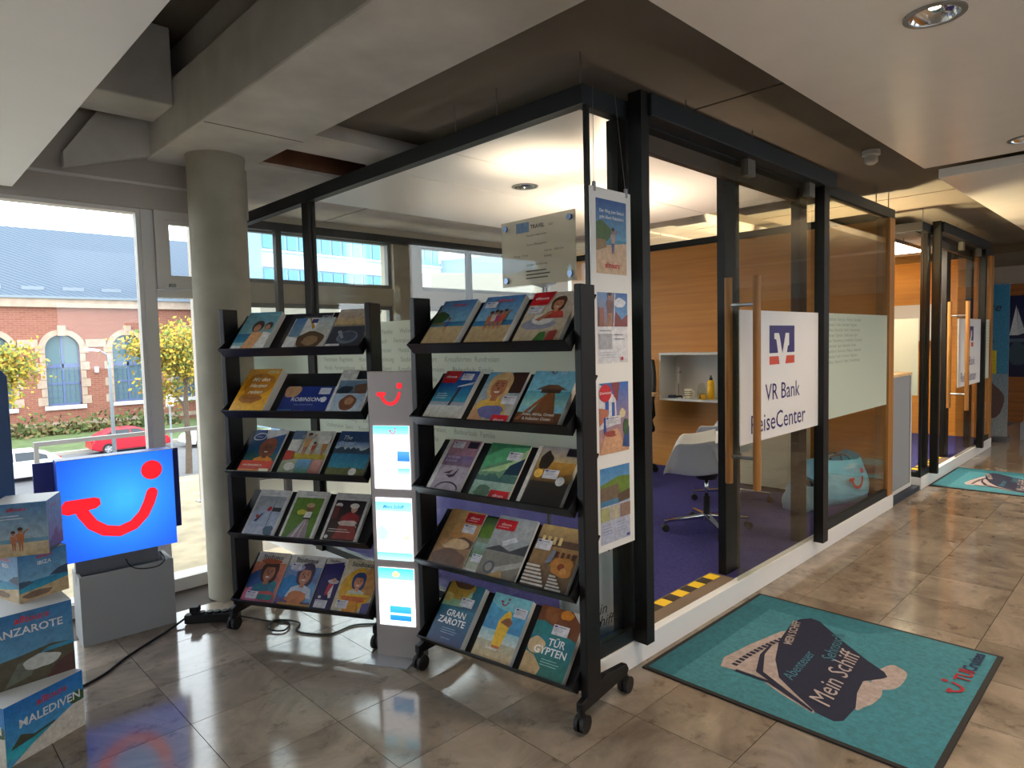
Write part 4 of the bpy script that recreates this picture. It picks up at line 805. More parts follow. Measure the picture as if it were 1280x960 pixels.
# ================================================================== HANGING POSTER STRIP, ACRYLIC SIGN
def strip():
    h = empty('poster_banner', (2.19, 1.745, .635), 0, 'tall white hanging banner with four travel pictures at the office corner', 'banner')
    W, H = .285, 1.565
    box('board', 0, W, 0, .006, 0, H, M_WHITE, h)
    for x in (.03, W-.03):
        MB().cyl((x, .003, H), (x+(.05 if x < .1 else -.02), .04, 2.0), .0012, n=6).build('hanging_wire', M_STEEL, h); box('clip', x-.006, x+.006, -.003, .009, H-.02, H+.02, M_STEEL, h)
    def pic(z0, z1, fn):
        x0, w = .035, .215
        p = Print((x0, 0, z0), (w, 0, 0), (0, 0, w)); p.clip = (z1-z0)/w; fn(p, (z1-z0)/w); p.done('picture', M_PRINT, h)
    def a(p, H):
        p.g(0, 0, 1, H, (226, 196, 166), (214, 180, 146)); p.g(0, H*.45, 1, H, (30, 84, 160), (110, 170, 206)); p.poly([(0, H*.36), (.5, H*.4), (1, H*.44), (1, H*.47), (0, H*.47)], (80, 150, 180)); p.blob(.16, H*.56, .3, .22, (70, 104, 44), 3, .3); p.poly([(0, H*.3), (.34, H*.36), (.3, H*.46), (0, H*.46)], (150, 120, 80)); person(p, .54, H*.28, .62, (190, 160, 150), legs=(70, 90, 150)); p.t(.5, H-.26, .092, 'Der Weg zum Strand', (236, 240, 246), True, 'c'); p.t(.5, H-.38, .092, 'geht übers Reisebüro', (236, 240, 246), True, 'c'); p.t(.5, .12, .16, 'alltours', (214, 50, 50), True, 'c')
    def b(p, H):
        p.g(0, 0, 1, H, (226, 226, 232)); p.g(0, H*.52, 1, H, (110, 150, 200), (150, 110, 96)); p.g(.55, H*.6, 1, H, (50, 100, 180), (110, 160, 210)); p.blob(.74, H*.86, .18, .1, (220, 226, 236), 3, .3); p.poly([(.5, H*.52), (1, H*.52), (1, H*.7), (.8, H*.62), (.6, H*.74)], (130, 50, 46)); person(p, .40, H*.52, .85, (120, 74, 60)); p.g(.04, H*.52, .2, H*.78, (150, 90, 74)); p.poly([(.5, H*.52), (.53, H*.52), (.58, H), (.55, H)], (230, 230, 236)); p.g(.03, H*.2, .45, H*.42, (170, 172, 180)); p.lines(.04, H*.46, .6, 1, .05, (120, 120, 130), .014); p.lines(.52, H*.40, .95, 2, .09, (130, 130, 140), .016); p.lines(.04, H*.15, .9, 3, .05, (190, 190, 200), .012); p.e(.78, H*.06, .04, .04, (190, 30, 60))
    def c(p, H):
        p.g(0, 0, 1, H, (40, 110, 196), (206, 150, 116)); p.poly([(0, H*.35), (.6, H*.4), (.55, H*.8), (0, H)], (226, 226, 232)); p.poly([(.4, H), (.7, H), (.62, H*.72), (.5, H*.8)], (140, 60, 70)); p.g(.2, H*.55, .32, H*.85, (50, 90, 180)); p.g(.42, H*.5, .52, H*.72, (60, 100, 180)); p.blob(.78, H*.55, .1, .1, (220, 206, 160), 3); p.poly([(0, H*.4), (.3, H*.52), (.3, H*.62), (0, H*.66)], (190, 116, 90)); p.g(.14, H*.3, .22, H*.52, (40, 84, 170)); p.poly([(0, 0), (.9, 0), (.6, H*.35), (.2, H*.3)], (216, 166, 130)); p.blob(.35, H*.28, .2, .06, (160, 70, 60), 5, .4); p.poly([(.75, .1), (1, .06), (1, .5), (.84, .4)], (50, 80, 140)); p.blob(.88, .5, .1, .16, (60, 96, 60), 6, .3); p.e(.2, H-.2, .2, .18, RED); p.t(.2, H-.22, .07, 'Griechenland', (245, 230, 230), True, 'c'); p.sticker(.2, H*.4, .5, .18)
    def d(p, H):
        p.g(0, 0, 1, H, (206, 210, 226), (190, 196, 220)); p.g(0, H*.5, 1, H, (70, 140, 200), (130, 180, 210)); p.poly([(0, H*.56), (1, H*.6), (1, H*.84), (.6, H*.86), (0, H*.78)], (110, 140, 50)); p.poly([(0, H*.54), (.66, H*.56), (.6, H*.76), (0, H*.74)], (120, 100, 80)); p.poly([(.5, H*.5), (1, H*.52), (1, H*.66), (.6, H*.62)], (90, 66, 46)); p.g(0, H*.5, .6, H*.57, (70, 130, 170)); p.g(0, H*.30, .3, H*.48, (176, 176, 120)); p.g(.34, H*.3, .62, H*.48, (196, 186, 160)); p.g(.66, H*.3, 1, H*.48, (150, 120, 104)); p.lines(.05, H*.24, .45, 4, .06, (150, 156, 190), .014); p.lines(.52, H*.24, .95, 4, .06, (160, 166, 200), .014); p.g(.85, .04, .97, .09, (60, 80, 160))
    pic(1.205, 1.52, a); pic(.82, 1.125, b); pic(.425, .735, c); pic(.03, .365, d)
strip()
def acrylic():
    a = tag(box('acrylic_sign', 2.222, 2.227, 1.855, 2.315, 1.82, 2.125, M_ACRYL), 'smoky acrylic opening hours sign fixed to the office glass', 'sign')
    for y in (1.885, 2.285):
        for z in (1.85, 2.095): MB().cyl((2.214, y, z), (2.238, y, z), .014, n=16).build('standoff', mat('blue_standoff', (110, 130, 160), .3, metal=.6), a)
    p = Print((2.222, 2.315, 1.82), (0, -.46, 0), (0, 0, .46)); c = (84, 84, 82)
    p.g(.22, .53, .40, .63, (120, 146, 176)); p.t(.42, .555, .055, 'TRAVEL', (60, 60, 66), True); p.t(.66, .555, .05, 'star', (120, 120, 120))
    p.t(.5, .48, .032, 'Herzlich willkommen', c, False, 'c'); p.t(.5, .39, .03, 'Unsere Öffnungszeiten', c, False, 'c'); p.t(.18, .29, .03, 'Montag - Freitag', c); p.t(.6, .31, .03, '9.00 Uhr - 18.00 Uhr', c); p.t(.6, .26, .03, 'Samstag', c)
    p.t(.5, .19, .03, 'und nach Vereinbarung', c, False, 'c'); p.lines(.35, .13, .75, 3, .035, c, .012)
    p.done('sign_print', M_PRINTM, a)
acrylic()

# ================================================================== DOOR MATS
def door_mat(x0, y0, label):
    L, W = 1.235, 1.2
    o = box('door_mat', 0, L, 0, W, .0005, .008, mat('mat_rubber', (26, 24, 24), .8), bevel=.002); tag(o, label, 'door mat', 'ship door mats'); o.location = (x0, y0, 0)
    p = Print((0, 0, .008), (1, 0, 0), (0, 1, 0), step=.00012)      # metres; reads along the corridor
    T1, T2 = (30, 104, 118), (62, 134, 148)
    a, b, c, d = .022, L-.022, .022, W-.022
    p.g(a, c, b, d, T2, (56, 130, 146)); p.g(a, d-.13, b, d, T1, (36, 112, 128)); p.poly([(b-.17, c+.55), (b, c+.4), (b, d), (b-.17, d)], (40, 116, 132))
    pink = (178, 162, 158); nv = (20, 24, 56)
    p.poly([(.25, .93), (.34, .96), (.56, .93), (.80, .88), (.9, .82), (.6, .6), (.2, .48), (.14, .46), (.2, .62), (.28, .78)], pink)
    p.blob(.66, .33, .14, .06, pink, 4, .3); p.blob(.44, .36, .15, .05, pink, 6, .3)
    p.poly([(.93, .88), (1.02, .87), (1.07, .83), (1.06, .78), (.996, .714), (.877, .583), (.764, .449), (.70, .36), (.66, .335), (.625, .349), (.55, .402), (.43, .388), (.3, .352), (.17, .355), (.14, .38), (.155, .457), (.248, .583), (.33, .686), (.487, .772), (.687, .841)], nv)
    for i in range(14):
        x = .30+i*.033; y = .895-.0011*i*i*.3; p.poly([(x, y-.02), (x+.022, y-.021), (x+.024, y+.006), (x+.002, y+.008)], nv)
    p.poly([(.145, .47), (.16, .47), (.33, .76), (.5, .83), (.62, .845), (.62, .855), (.48, .845), (.31, .785)], nv)
    p.poly([(.16, .50), (.17, .50), (.27, .70), (.27, .86), (.25, .86), (.25, .70)], nv)
    p.t(.68, .775, .055, 'MEIN SCHIFF', pink, True, rot=R(14)); p.t(.34, .63, .075, 'Abenteuer', (70, 128, 150), False, 'l', .3, R(4)); p.t(.64, .56, .085, 'Sehnsucht', (70, 128, 150), False, 'l', .3, R(10))
    p.t(.22, .43, .13, 'Mein Schiff', (186, 172, 172), False, 'l', .35, R(6))
    p.smile(.75, .10, .105, (170, 26, 44)); p.t(.835, .062, .085, 'TUI', (170, 26, 44), True); p.t(.96, .062, .075, 'Cruises', (28, 36, 84), True)
    p.done('pile_print', MATS['printed_matt'], o)
    return o
door_mat(2.54, .56, 'turquoise door mat with a navy ship bow in front of the open office doorway')
door_mat(7.66, .585, 'farther turquoise door mat with a ship bow at the right picture edge')

# ================================================================== OFFICE INTERIOR
def shell_chair(cx, cy, rz, label):
    c = empty('shell_chair', (cx, cy, ZC), rz, label, 'chair', 'white shell chairs in the near office')
    # bucket: local +x is the front; profile rows from front edge over the seat up the back, sides rolled up into arms
    nu, nv = 22, 16; mb = MB(); vs = []
    for j in range(nv+1):
        t = j/nv
        for i in range(nu+1):
            s = -1+2*i/nu; a = abs(s)
            if t < .55:
                k = t/.55; x = .25-.42*k; z0 = .455-.03*math.sin(PI*min(1, k*1.1)); y = s*(.20+.05*k)
                q = min(1, k/.22); q = q*q*(3-2*q); lift = (.25*q+.03*k)*max(0, (a-.55)/.45)**.9 if a > .55 else 0
                wide = .075*max(0, (a-.5)/.5)*k**.5
                y += math.copysign(wide, s); z = z0+lift-.02*(1-k)**2*4*(1 if k < .2 else 0)*(.2-k if k < .2 else 0)
                x += .02*a*a
            else:
                k = (t-.55)/.45; x = -.17-.11*math.sin(k*PI/2)-.02*k; z = .435+.05*k+.36*k; y = s*(.25+.075*max(0, (a-.5)/.5)-.06*k*k)
                x += (.16*a**2.2)*(1-.45*k); z += (.265*max(0, (a-.55)/.45)**.9)*(1-k)**1.5-.05*a**4*k
            vs.append((x, y, z))
    fs = [(j*(nu+1)+i, j*(nu+1)+i+1, (j+1)*(nu+1)+i+1, (j+1)*(nu+1)+i) for j in range(nv) for i in range(nu)]
    mb.add(vs, fs); sh = mb.build('shell', M_SHELL, c, smooth=True)
    so = sh.modifiers.new('solid', 'SOLIDIFY'); so.thickness = .009; sd = sh.modifiers.new('sub', 'SUBSURF'); sd.levels = 1; sd.render_levels = 1
    MB().lathe([(0, .385), (.07, .39), (.085, .425), (0, .425)], 20, (-.03, 0, 0)).build('seat_mount', M_RUB, c)
    MB().cyl((-.03, 0, .25), (-.03, 0, .39), .014, n=14).build('gas_lift', M_CHROME, c, smooth=True); MB().cyl((-.03, 0, .09), (-.03, 0, .26), .024, n=16).build('column_sleeve', M_RUB, c)
    MB().cyl((-.03, 0, .075), (-.03, 0, .125), .036, n=18).build('hub', M_CHROME, c)
    for k in range(4):
        a = R(20+90*k); dx, dy = math.cos(a), math.sin(a)
        pts = [(-.03+dx*.03, dy*.03, .105), (-.03+dx*.32, dy*.32, .078)]
        l = MB()
        p, q = Vector(pts[0]), Vector(pts[1]); n = Vector((-dy, dx, 0))
        l.add([p+n*.026+Vector((0, 0, .014)), p-n*.026+Vector((0, 0, .014)), p-n*.02-Vector((0, 0, .02)), p+n*.02-Vector((0, 0, .02)), q+n*.014+Vector((0, 0, .008)), q-n*.014+Vector((0, 0, .008)), q-n*.01-Vector((0, 0, .006)), q+n*.01-Vector((0, 0, .006))],
              [(0, 1, 2, 3), (4, 7, 6, 5), (0, 4, 5, 1), (1, 5, 6, 2), (2, 6, 7, 3), (3, 7, 4, 0)])
        leg = l.build('base_arm', M_CHROME, c, bevel=.003)
        ca = MB().cyl((-.03+dx*.315, dy*.315, .05), (-.03+dx*.315, dy*.315, .08), .009).build('caster', M_CHROME, c)
        for sgn in (-1, 1):
            o_ = Vector((-.03+dx*.315, dy*.315, .027))+n*sgn*.008
            MB().cyl(o_, o_+n*sgn*.016, .027, n=16).build('wheel', M_RUB, ca)
    return c
shell_chair(4.42, 2.50, R(118), 'white bucket armchair on a chrome star base in the open doorway')
shell_chair(5.36, 2.78, R(100), 'white bucket armchair behind the glass sliding door')
def desk():
    d = empty('office_desk', (0, 0, 0), label='pale wood topped desk in the near office, its end showing in the doorway', cat='desk')
    box('desk_top', 4.45, 5.62, 3.63, 3.98, 1.0, 1.028, wood_mat('beech', (232, 200, 150), (216, 180, 128), 3, (10, .8, 1)), d, bevel=.003)
    for x in (4.55, 5.4):
        box('leg', x, x+.05, 3.78, 3.86, ZC+.03, 1.0, M_STEEL, d); box('foot', x-.01, x+.06, 3.64, 3.97, ZC, ZC+.03, M_STEEL, d)
    box('modesty_panel', 4.6, 5.4, 3.86, 3.875, .6, .97, M_SHELL, d)
desk()
def office_chair():
    c = empty('office_chair', (5.93, 4.28, ZC), R(150), 'black swivel office chair behind the desk', 'chair')
    M = mat('black_mesh_fabric', (24, 22, 22), .7, var=.1)
    mb = MB()
    vs = []; nu, nv = 8, 10
    for j in range(nv+1):
        for i in range(nu+1):
            s = -1+2*i/nu; t = j/nv; vs.append((-.22-.07*math.sin(t*2.4)+.05*s*s-.03*t, s*(.24-.03*t*t), .56+.66*t))
    mb.add(vs, [(j*(nu+1)+i, j*(nu+1)+i+1, (j+1)*(nu+1)+i+1, (j+1)*(nu+1)+i) for j in range(nv) for i in range(nu)])
    b = mb.build('backrest', M, c, smooth=True); so = b.modifiers.new('s', 'SOLIDIFY'); so.thickness = .03
    box('seat', -.24, .26, -.25, .25, .44, .52, M, c, bevel=.03)
    for s in (-1, 1):
        y = s*.29
        MB().tube([(-.16, y*.8, .46), (-.18, y, .52), (-.14, y, .66), (.0, y, .70), (.10, y, .69)], .016).build('armrest', M_RUB, c, smooth=True)
        MB().tube([(.10, y, .69), (.16, y, .62), (.12, y, .5), (.02, y*.85, .45)], .014).build('arm_support', M_RUB, c, smooth=True)
    MB().tube([(-.30, 0, .9), (-.33, 0, .6), (-.2, 0, .44), (0, 0, .42)], .03).build('back_spine', M_RUB, c, smooth=True)
    MB().cyl((0, 0, .10), (0, 0, .44), .025).build('gas_lift', M_RUB, c)
    for k in range(5):
        a = 2*PI*k/5; e = (math.cos(a)*.32, math.sin(a)*.32, .07)
        MB().tube([(0, 0, .11), e], [.028, .016]).build('base_arm', M_RUB, c)
        ca = MB().cyl((e[0], e[1], .045), (e[0], e[1], .075), .01).build('caster', M_RUB, c); n = Vector((-math.sin(a), math.cos(a), 0)); o_ = Vector((e[0], e[1], .03)); MB().cyl(o_-n*.02, o_+n*.02, .029, n=14).build('wheel', M_RUB, ca)
office_chair()
def wall_shelf():
    s = empty('wall_shelf', (6.44, 2.95, .90), 0, 'white open box shelf hung on the oak wall', 'shelf')
    D, W, H, t = -.30, 1.03, .51, .02
    for nm, b in (('bottom', (D, 0, 0, W, 0, t)), ('top', (D, 0, 0, W, H-t, H)), ('side', (D, 0, 0, t, t, H-t)), ('side', (D, 0, W-t, W, t, H-t)), ('back', (-.012, 0, t, W-t, t, H-t))):
        box(nm, *b, M_SHELL if nm != 'back' else mat('shelf_back', (196, 192, 186), .6), s)
    z = .92
    def T(n, x, y, l, cat): return empty(n, (x, y, z), 0, l, cat)
    m = T('mug', 6.26, 3.70, 'cream mug with dark stripes on the wall shelf', 'mug'); cr = mat('cream_glaze', (226, 222, 200), .3)
    mb = MB().lathe([(0, .0), (.036, 0), (.04, .01), (.042, .10), (.038, .10), (.035, .012), (0, .012)], 24); mb.build('cup', cr, m, smooth=True)
    MB().tube([(0, -.04, .085), (0, -.066, .08), (0, -.076, .055), (0, -.064, .03), (0, -.038, .022)], .006).build('handle', cr, m, smooth=True)
    for zz in (.03, .052, .074): MB().lathe([(.0415, zz), (.0428, zz+.001), (.0428, zz+.006), (.0418, zz+.007)], 24).build('stripe', mat('stripe_dark', (70, 70, 60), .4), m)
    j = T('glass_jar', 6.27, 3.545, 'clear domed glass jar on the wall shelf', 'jar'); MB().lathe([(0, .0), (.045, 0), (.048, .02), (.048, .10), (.03, .15), (.018, .165), (0, .168)], 24).build('jar_body', glass_mat('jar_glass', (.86, .86, .80), 1), j, smooth=True)
    MB().lathe([(0, .003), (.04, .003), (.04, .05), (0, .055)], 20).build('contents', mat('amber_tea', (170, 130, 60), .4), j)
    b = T('bottle', 6.27, 3.44, 'bright yellow drinking bottle on the wall shelf', 'bottle'); yl = mat('yellow_plastic', (240, 186, 20), .35); MB().lathe([(0, 0), (.034, 0), (.036, .01), (.036, .13), (.033, .15), (.036, .16), (.034, .19), (.018, .2), (0, .2)], 22).build('body', yl, b, smooth=True)
    MB().lathe([(0, .2), (.016, .2), (.016, .225), (.008, .23), (.008, .25), (0, .25)], 16).build('cap', mat('dark_cap', (60, 54, 44), .5), b)
    g = T('small_cup', 6.2, 3.485, 'small yellow cup in front of the bottle', 'cup'); MB().lathe([(0, 0), (.022, 0), (.028, .05), (.025, .05), (.02, .005), (0, .005)], 18).build('cup', yl, g, smooth=True)
    f = box('phone_pouch', -.03, .03, -.045, .045, 0, .03, mat('pouch_blue', (40, 52, 84), .6), bevel=.01); f.location = (6.24, 3.88, z); f.rotation_euler = (0, R(-8), R(20)); tag(f, 'small blue pouch at the left end of the wall shelf', 'pouch')
    k = MB().tube([(6.25, 3.83, z+.006), (6.23, 3.81, z+.02), (6.26, 3.78, z+.022), (6.24, 3.76, z+.008)], .008).build('sunglasses', M_RUB); tag(k, 'dark folded sunglasses beside the mug on the shelf', 'sunglasses')
    h = empty('hook_stand', (6.33, 3.86, z), 0, 'thin white stand with a side knob inside the wall shelf', 'stand'); MB().cyl((0, 0, .15), (0, 0, .33), .01, n=10).build('rod', M_SHELL, h); MB().cyl((0, 0, 0), (0, 0, .15), .005, n=10).build('stem', M_STEEL, h); MB().cyl((0, 0, 0), (0, 0, .008), .03, n=16).build('foot', M_STEEL, h); MB().cyl((0, 0, .27), (0, -.04, .28), .008, n=10).build('knob', M_STEEL, h)
wall_shelf()
def uplighter(x, y, label, w=UP_W, ang=88, colr=WARM, z=ZC):
    l = empty('floor_lamp', (x, y, z), 0, label, 'lamp')
    MB().lathe([(0, 0), (.15, 0), (.15, .012), (.02, .02), (0, .02)], 28).build('base', M_STEEL, l); MB().cyl((0, 0, .02), (0, 0, 1.80), .014, n=12).build('pole', M_STEEL, l)
    MB().lathe([(.015, 1.78), (.06, 1.80), (.14, 1.87), (.145, 1.87), (.07, 1.79), (.015, 1.77)], 28).build('bowl', M_SHELL, l, smooth=True)
    MB().lathe([(0, 1.825), (.05, 1.825), (.05, 1.835), (0, 1.835)], 16).build('bulb', M_EMO, l)
    light('lamp_light', 'SPOT', (0, 0, 1.845), l, w, colr, spot_size=R(ang), spot_blend=.9 if ang < 100 else .35, shadow_soft_size=.05 if ang < 160 else .14).rotation_euler = (R(180), 0, 0)
uplighter(3.02, 2.78, 'white uplighter floor lamp behind the acrylic sign')
uplighter(4.2, 3.15, 'second white uplighter floor lamp in front of the office desk', 70, 150)  # extra lamp out of view, put in to lift the office ceiling
def tote(cx, cy, z, rz, w, h, d, m, label, draw, strap, sag=.0):
    t = empty('tote_bag', (cx, cy, z), rz, label, 'bag')
    vs = []; n = 28; rows = 7
    for j in range(rows):
        k = j/(rows-1)
        for i in range(n):
            a = 2*PI*i/n; ca, sa = math.cos(a), math.sin(a)
            sx = math.copysign(abs(ca)**.45, ca); sy = math.copysign(abs(sa)**.6, sa)
            bul = 1+.10*math.sin(k*PI)
            vs.append((sx*w/2*(1-.10*k)*bul+.01*math.sin(a*3+k*4), sy*d/2*(1-.45*k**1.5)*bul+.008*math.sin(a*5+k*6), h*k+sag*math.sin(a*2+.6)*k))
    fs = [(j*n+i, j*n+(i+1) % n, (j+1)*n+(i+1) % n, (j+1)*n+i) for j in range(rows-1) for i in range(n)]+[tuple(reversed(range(n)))]
    MB().add(vs, fs).build('bag_body', m, t, smooth=True)
    p = Print((-w*.36, -d/2*1.16, h*.08), (w*.72, 0, 0), (0, w*.72*d*.16/h, w*.72), lift=.006); draw(p); p.done('bag_print', M_PRINTM, t)
    for s in (-1, 1): MB().tube([(-w*.22, s*d*.12-.01, h*.9), (-w*.2, s*d*.1-.03, h*1.06), (-w*.05, s*d*.1-.05, h*1.12), (w*.12, s*d*.1-.05, h*1.02), (w*.22, s*d*.12-.03, h*.86)], .009).build('strap', strap, t, smooth=True)
def dw1(p): p.t(0, .28, .30, 'Mein', (30, 40, 70), False, 'l', .35); p.t(.1, .04, .30, 'Schiff', (30, 40, 70), False, 'l', .35)
tote(2.505, 2.03, ZC, R(-8), .34, .46, .14, mat('white_canvas', (206, 212, 216), .8, var=.04, scale=20), 'white canvas tote bag with dark handwriting in the office corner', dw1, mat('navy_strap', (30, 34, 50), .7))
def dw2(p): p.smile(.60, .32, .40, (206, 60, 44))
tote(6.02, 2.13, ZC, R(-14), .66, .37, .36, mat('light_blue_bag', (136, 200, 236), .5, var=.1, scale=8), 'light blue carrier bag with red smile emblem behind the office glass', dw2, mat('grey_strap', (70, 76, 84), .7), .03)
tote(5.50, 2.20, ZC, R(-12), .28, .22, .24, mat('grey_blue_bag', (120, 150, 170), .5, var=.1, scale=8), 'crumpled grey blue bag left of the light blue bag', lambda p: None, mat('grey_strap', (70, 76, 84), .7), .04)
def sideboard():
    s = empty('sideboard', (5.93, 2.50, ZC), 0, 'pale low cabinet standing behind the glass chair in the office', 'cabinet')
    box('body', 0, .50, 0, .45, .04, .74, mat('pale_beech', (224, 214, 190), .5, var=.03), s); box('plinth', .02, .48, .02, .43, 0, .04, M_RUB, s)
    for x in (.01, .255): 
        d = box('door', x, x+.235, -.018, 0, .06, .72, mat('pale_beech', (0, 0, 0)), s); box('handle', x+.10, x+.14, -.03, -.018, .62, .64, M_STEEL, d)
sideboard()

# between the offices
def tambour():
    c = empty('tambour_cabinet', (6.62, 1.86, .05), 0, 'grey roller shutter cabinet between the two glass offices', 'cabinet')
    box('carcass', 0, .70, .01, .45, .0, 1.10, M_SHELL, c); box('top', -.01, .71, .0, .46, 1.10, 1.125, wood_mat('beech', (0, 0, 0), (0, 0, 0)), c)
    box('frame_edge', .66, .70, -.002, .012, .0, 1.10, M_SHELL, c); box('frame_edge', .0, .66, -.002, .012, .0, .035, M_SHELL, c)
    for i in range(26): box('slat', .002+i*.0245, .0255+i*.0245, -.001, .01, .037, 1.098, mat('slat_grey', (142, 148, 156), .5), c)
    box('edge_gap', .641, .658, -.0015, .01, .037, 1.098, M_RUB, c)
tambour()
tag(box('floor_plinth', 6.53, 7.40, 1.80, 2.6, 0, .045, mat('dark_blue_plinth', (34, 44, 62), .6)), 'low dark blue plinth in the gap between the glass offices', 'plinth')
def pendant():
    p = empty('pendant_light', (7.75, 2.30, 2.50), 0, 'bright rectangular pendant luminaire inside the farther office', 'lamp')
    box('housing', -.1, 1.1, -.14, .14, .02, .06, M_STEEL, p); box('diffuser', -.09, 1.09, -.13, .13, 0, .02, M_EMO, p)
    for x in (.1, .9): MB().cyl((x, 0, .06), (x, 0, .159), .003, n=6).build('hanger_wire', M_STEEL, p)
    l = light('lamp_light', 'AREA', (.5, 0, -.02), p, 40, (1, .86, .66), shape='RECTANGLE', size=1.1, size_y=.24)
pendant()
# desk in the farther office
d2 = empty('office_desk', (0, 0, 0), label='pale desk standing inside the farther office', cat='desk'); box('desk_top', 8.3, 9.9, 2.6, 3.4, .83, .86, MATS['beech'], d2)
for x in (8.4, 9.75): box('leg', x, x+.05, 2.7, 3.3, ZC, .83, M_STEEL, d2)
ws = tag(box('wall_shelf', 10.44, 10.74, 2.3, 3.2, 1.45, 1.95, mat('shelf_back', (0, 0, 0))), 'white box shelf on the oak wall of the farther office', 'shelf')
# corridor end
ew = tag(box('wall_right', 14, 14.1, -3.7, 6, 0, 3.36, mat('end_wall_grey', (150, 140, 128), .7, var=.03)), 'end wall of the corridor with wood panelling and a dark picture', 'wall', kind='structure')
box('wood_panel', 13.96, 14, -3.6, 5.8, 0, 2.35, wood_mat('dark_oak', (150, 92, 44), (120, 70, 32), 2.2, (.6, .6, 12)), ew)
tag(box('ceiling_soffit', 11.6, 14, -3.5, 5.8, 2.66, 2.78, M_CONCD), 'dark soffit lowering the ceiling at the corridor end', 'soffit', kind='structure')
pc_ = tag(box('picture', 13.92, 13.96, .2, 2.16, .78, 2.15, mat('navy_picture', (12, 22, 60), .4)), 'large dark blue picture of a sailing boat on the end wall', 'picture')
p = Print((13.92, 2.16, .78), (0, -1.96, 0), (0, 0, 1.96)); p.g(0, 0, 1, .7, (16, 30, 84), (10, 20, 60)); p.poly([(.04, .36), (.10, .36), (.085, .62)], (210, 214, 220)); p.poly([(.10, .36), (.15, .38), (.09, .60)], (190, 196, 206)); p.poly([(.02, .33), (.16, .33), (.14, .3), (.04, .3)], (80, 100, 120)); p.blob(.1, .2, .07, .1, (50, 76, 90), 4, .4); p.done('picture_print', M_PRINT, pc_)
bn = empty('roll_up_banner', (11.35, 1.70, 0), R(0), 'pale blue roll up banner behind the farther office', 'banner'); 
box('sheet', 0, .006, 0, .55, .08, 2.21, M_WHITE, bn); box('base', -.08, .08, -.02, .57, 0, .08, M_STEEL, bn); box('top_bar', -.01, .016, -.01, .56, 2.21, 2.23, M_STEEL, bn)
p = Print((0, .55, .08), (0, -.55, 0), (0, 0, .55)); p.g(0, 0, 1, 3.87, (60, 140, 186), (170, 180, 184)); p.g(0, 1.6, 1, 3.87, (52, 140, 192), (70, 150, 196)); p.t(.5, 3.2, .3, 'Reise', (30, 60, 90), True, 'c', .3); p.g(.4, 1.6, .75, 2.2, (226, 214, 60)); p.blob(.6, .9, .3, .5, (110, 90, 90), 3, .3); p.lines(.2, 2.6, .8, 3, .2, (40, 90, 130), .05); p.done('banner_print', M_PRINT, bn)
for k, (z, w) in enumerate(((.0, .26), (.26, .22))):
    o = box('parcel', 0, w, 0, w, z, z+.24, mat('parcel_grey%d' % k, ((150, 156, 166), (170, 160, 156))[k], .6)); o.location = (11.75, 1.35, 0); tag(o, ('grey parcel on the floor beside the roll up banner', 'paler parcel stacked on the grey one beside the banner')[k], 'parcel')
uplighter(6.98, 2.52, 'uplighter floor lamp hidden between the two glass offices', 240, 165, (1, .80, .47), 0)

# ================================================================== OUTSIDE
GZ = -4.4
tag(box('ground_terrace', -30, 30, 4.85, 12.5, -.75, -.68, mat('sandy_gravel', (140, 127, 102), .95, var=.25, scale=3)), 'sandy gravel terrace outside the window', 'terrace', kind='structure')
tag(box('ground_street', -80, 160, 12.5, 47, GZ-.2, GZ, mat('asphalt', (98, 97, 98), .9, var=.1, scale=2)), 'grey street beyond the terrace', 'street', kind='structure')
tag(box('ground_lawn', -80, 160, 47, 61, GZ-.2, GZ+.15, mat('lawn', (86, 102, 58), .95, var=.25, scale=1.5)), 'lawn in front of the brick hall', 'lawn', kind='structure')
tag(box('kerb', -80, 160, 46.6, 47, GZ, GZ+.16, mat('kerb_stone', (170, 164, 150), .9)), 'pale kerb between street and lawn', 'kerb', kind='structure')
def brick_mat():
    m = bpy.data.materials.new('red_brick'); m.use_nodes = True; nt = m.node_tree; b = nt.nodes['Principled BSDF']; L = nt.links.new
    g = nt.nodes.new('ShaderNodeTexCoord'); mp = nt.nodes.new('ShaderNodeMapping'); mp.inputs['Rotation'].default_value = (R(90), 0, 0); L(g.outputs['Object'], mp.inputs[0])
    t = nt.nodes.new('ShaderNodeTexBrick'); t.inputs['Scale'].default_value = 1; t.inputs['Brick Width'].default_value = .5; t.inputs['Row Height'].default_value = .16; t.inputs['Mortar Size'].default_value = .012
    t.inputs['Color1'].default_value = (*lin((150, 92, 74)), 1); t.inputs['Color2'].default_value = (*lin((138, 82, 66)), 1); t.inputs['Mortar'].default_value = (*lin((152, 124, 108)), 1)
    L(mp.outputs[0], t.inputs[0]); L(t.outputs[0], b.inputs['Base Color']); b.inputs['Roughness'].default_value = .9; return m
def slate_mat():
    m = bpy.data.materials.new('blue_slate'); m.use_nodes = True; nt = m.node_tree; b = nt.nodes['Principled BSDF']; L = nt.links.new
    g = nt.nodes.new('ShaderNodeTexCoord'); t = nt.nodes.new('ShaderNodeTexWave'); t.wave_type = 'BANDS'; t.bands_direction = 'DIAGONAL'; t.inputs['Scale'].default_value = 1.1; t.inputs['Distortion'].default_value = 1.2; t.inputs['Detail'].default_value = 3
    L(g.outputs['Object'], t.inputs[0]); r = nt.nodes.new('ShaderNodeValToRGB'); L(t.outputs['Fac'], r.inputs[0]); r.color_ramp.elements[0].color = (*lin((72, 83, 96)), 1); r.color_ramp.elements[1].color = (*lin((92, 104, 118)), 1)
    L(r.outputs[0], b.inputs['Base Color']); b.inputs['Roughness'].default_value = .85; b.inputs['Specular IOR Level'].default_value = .2; return m
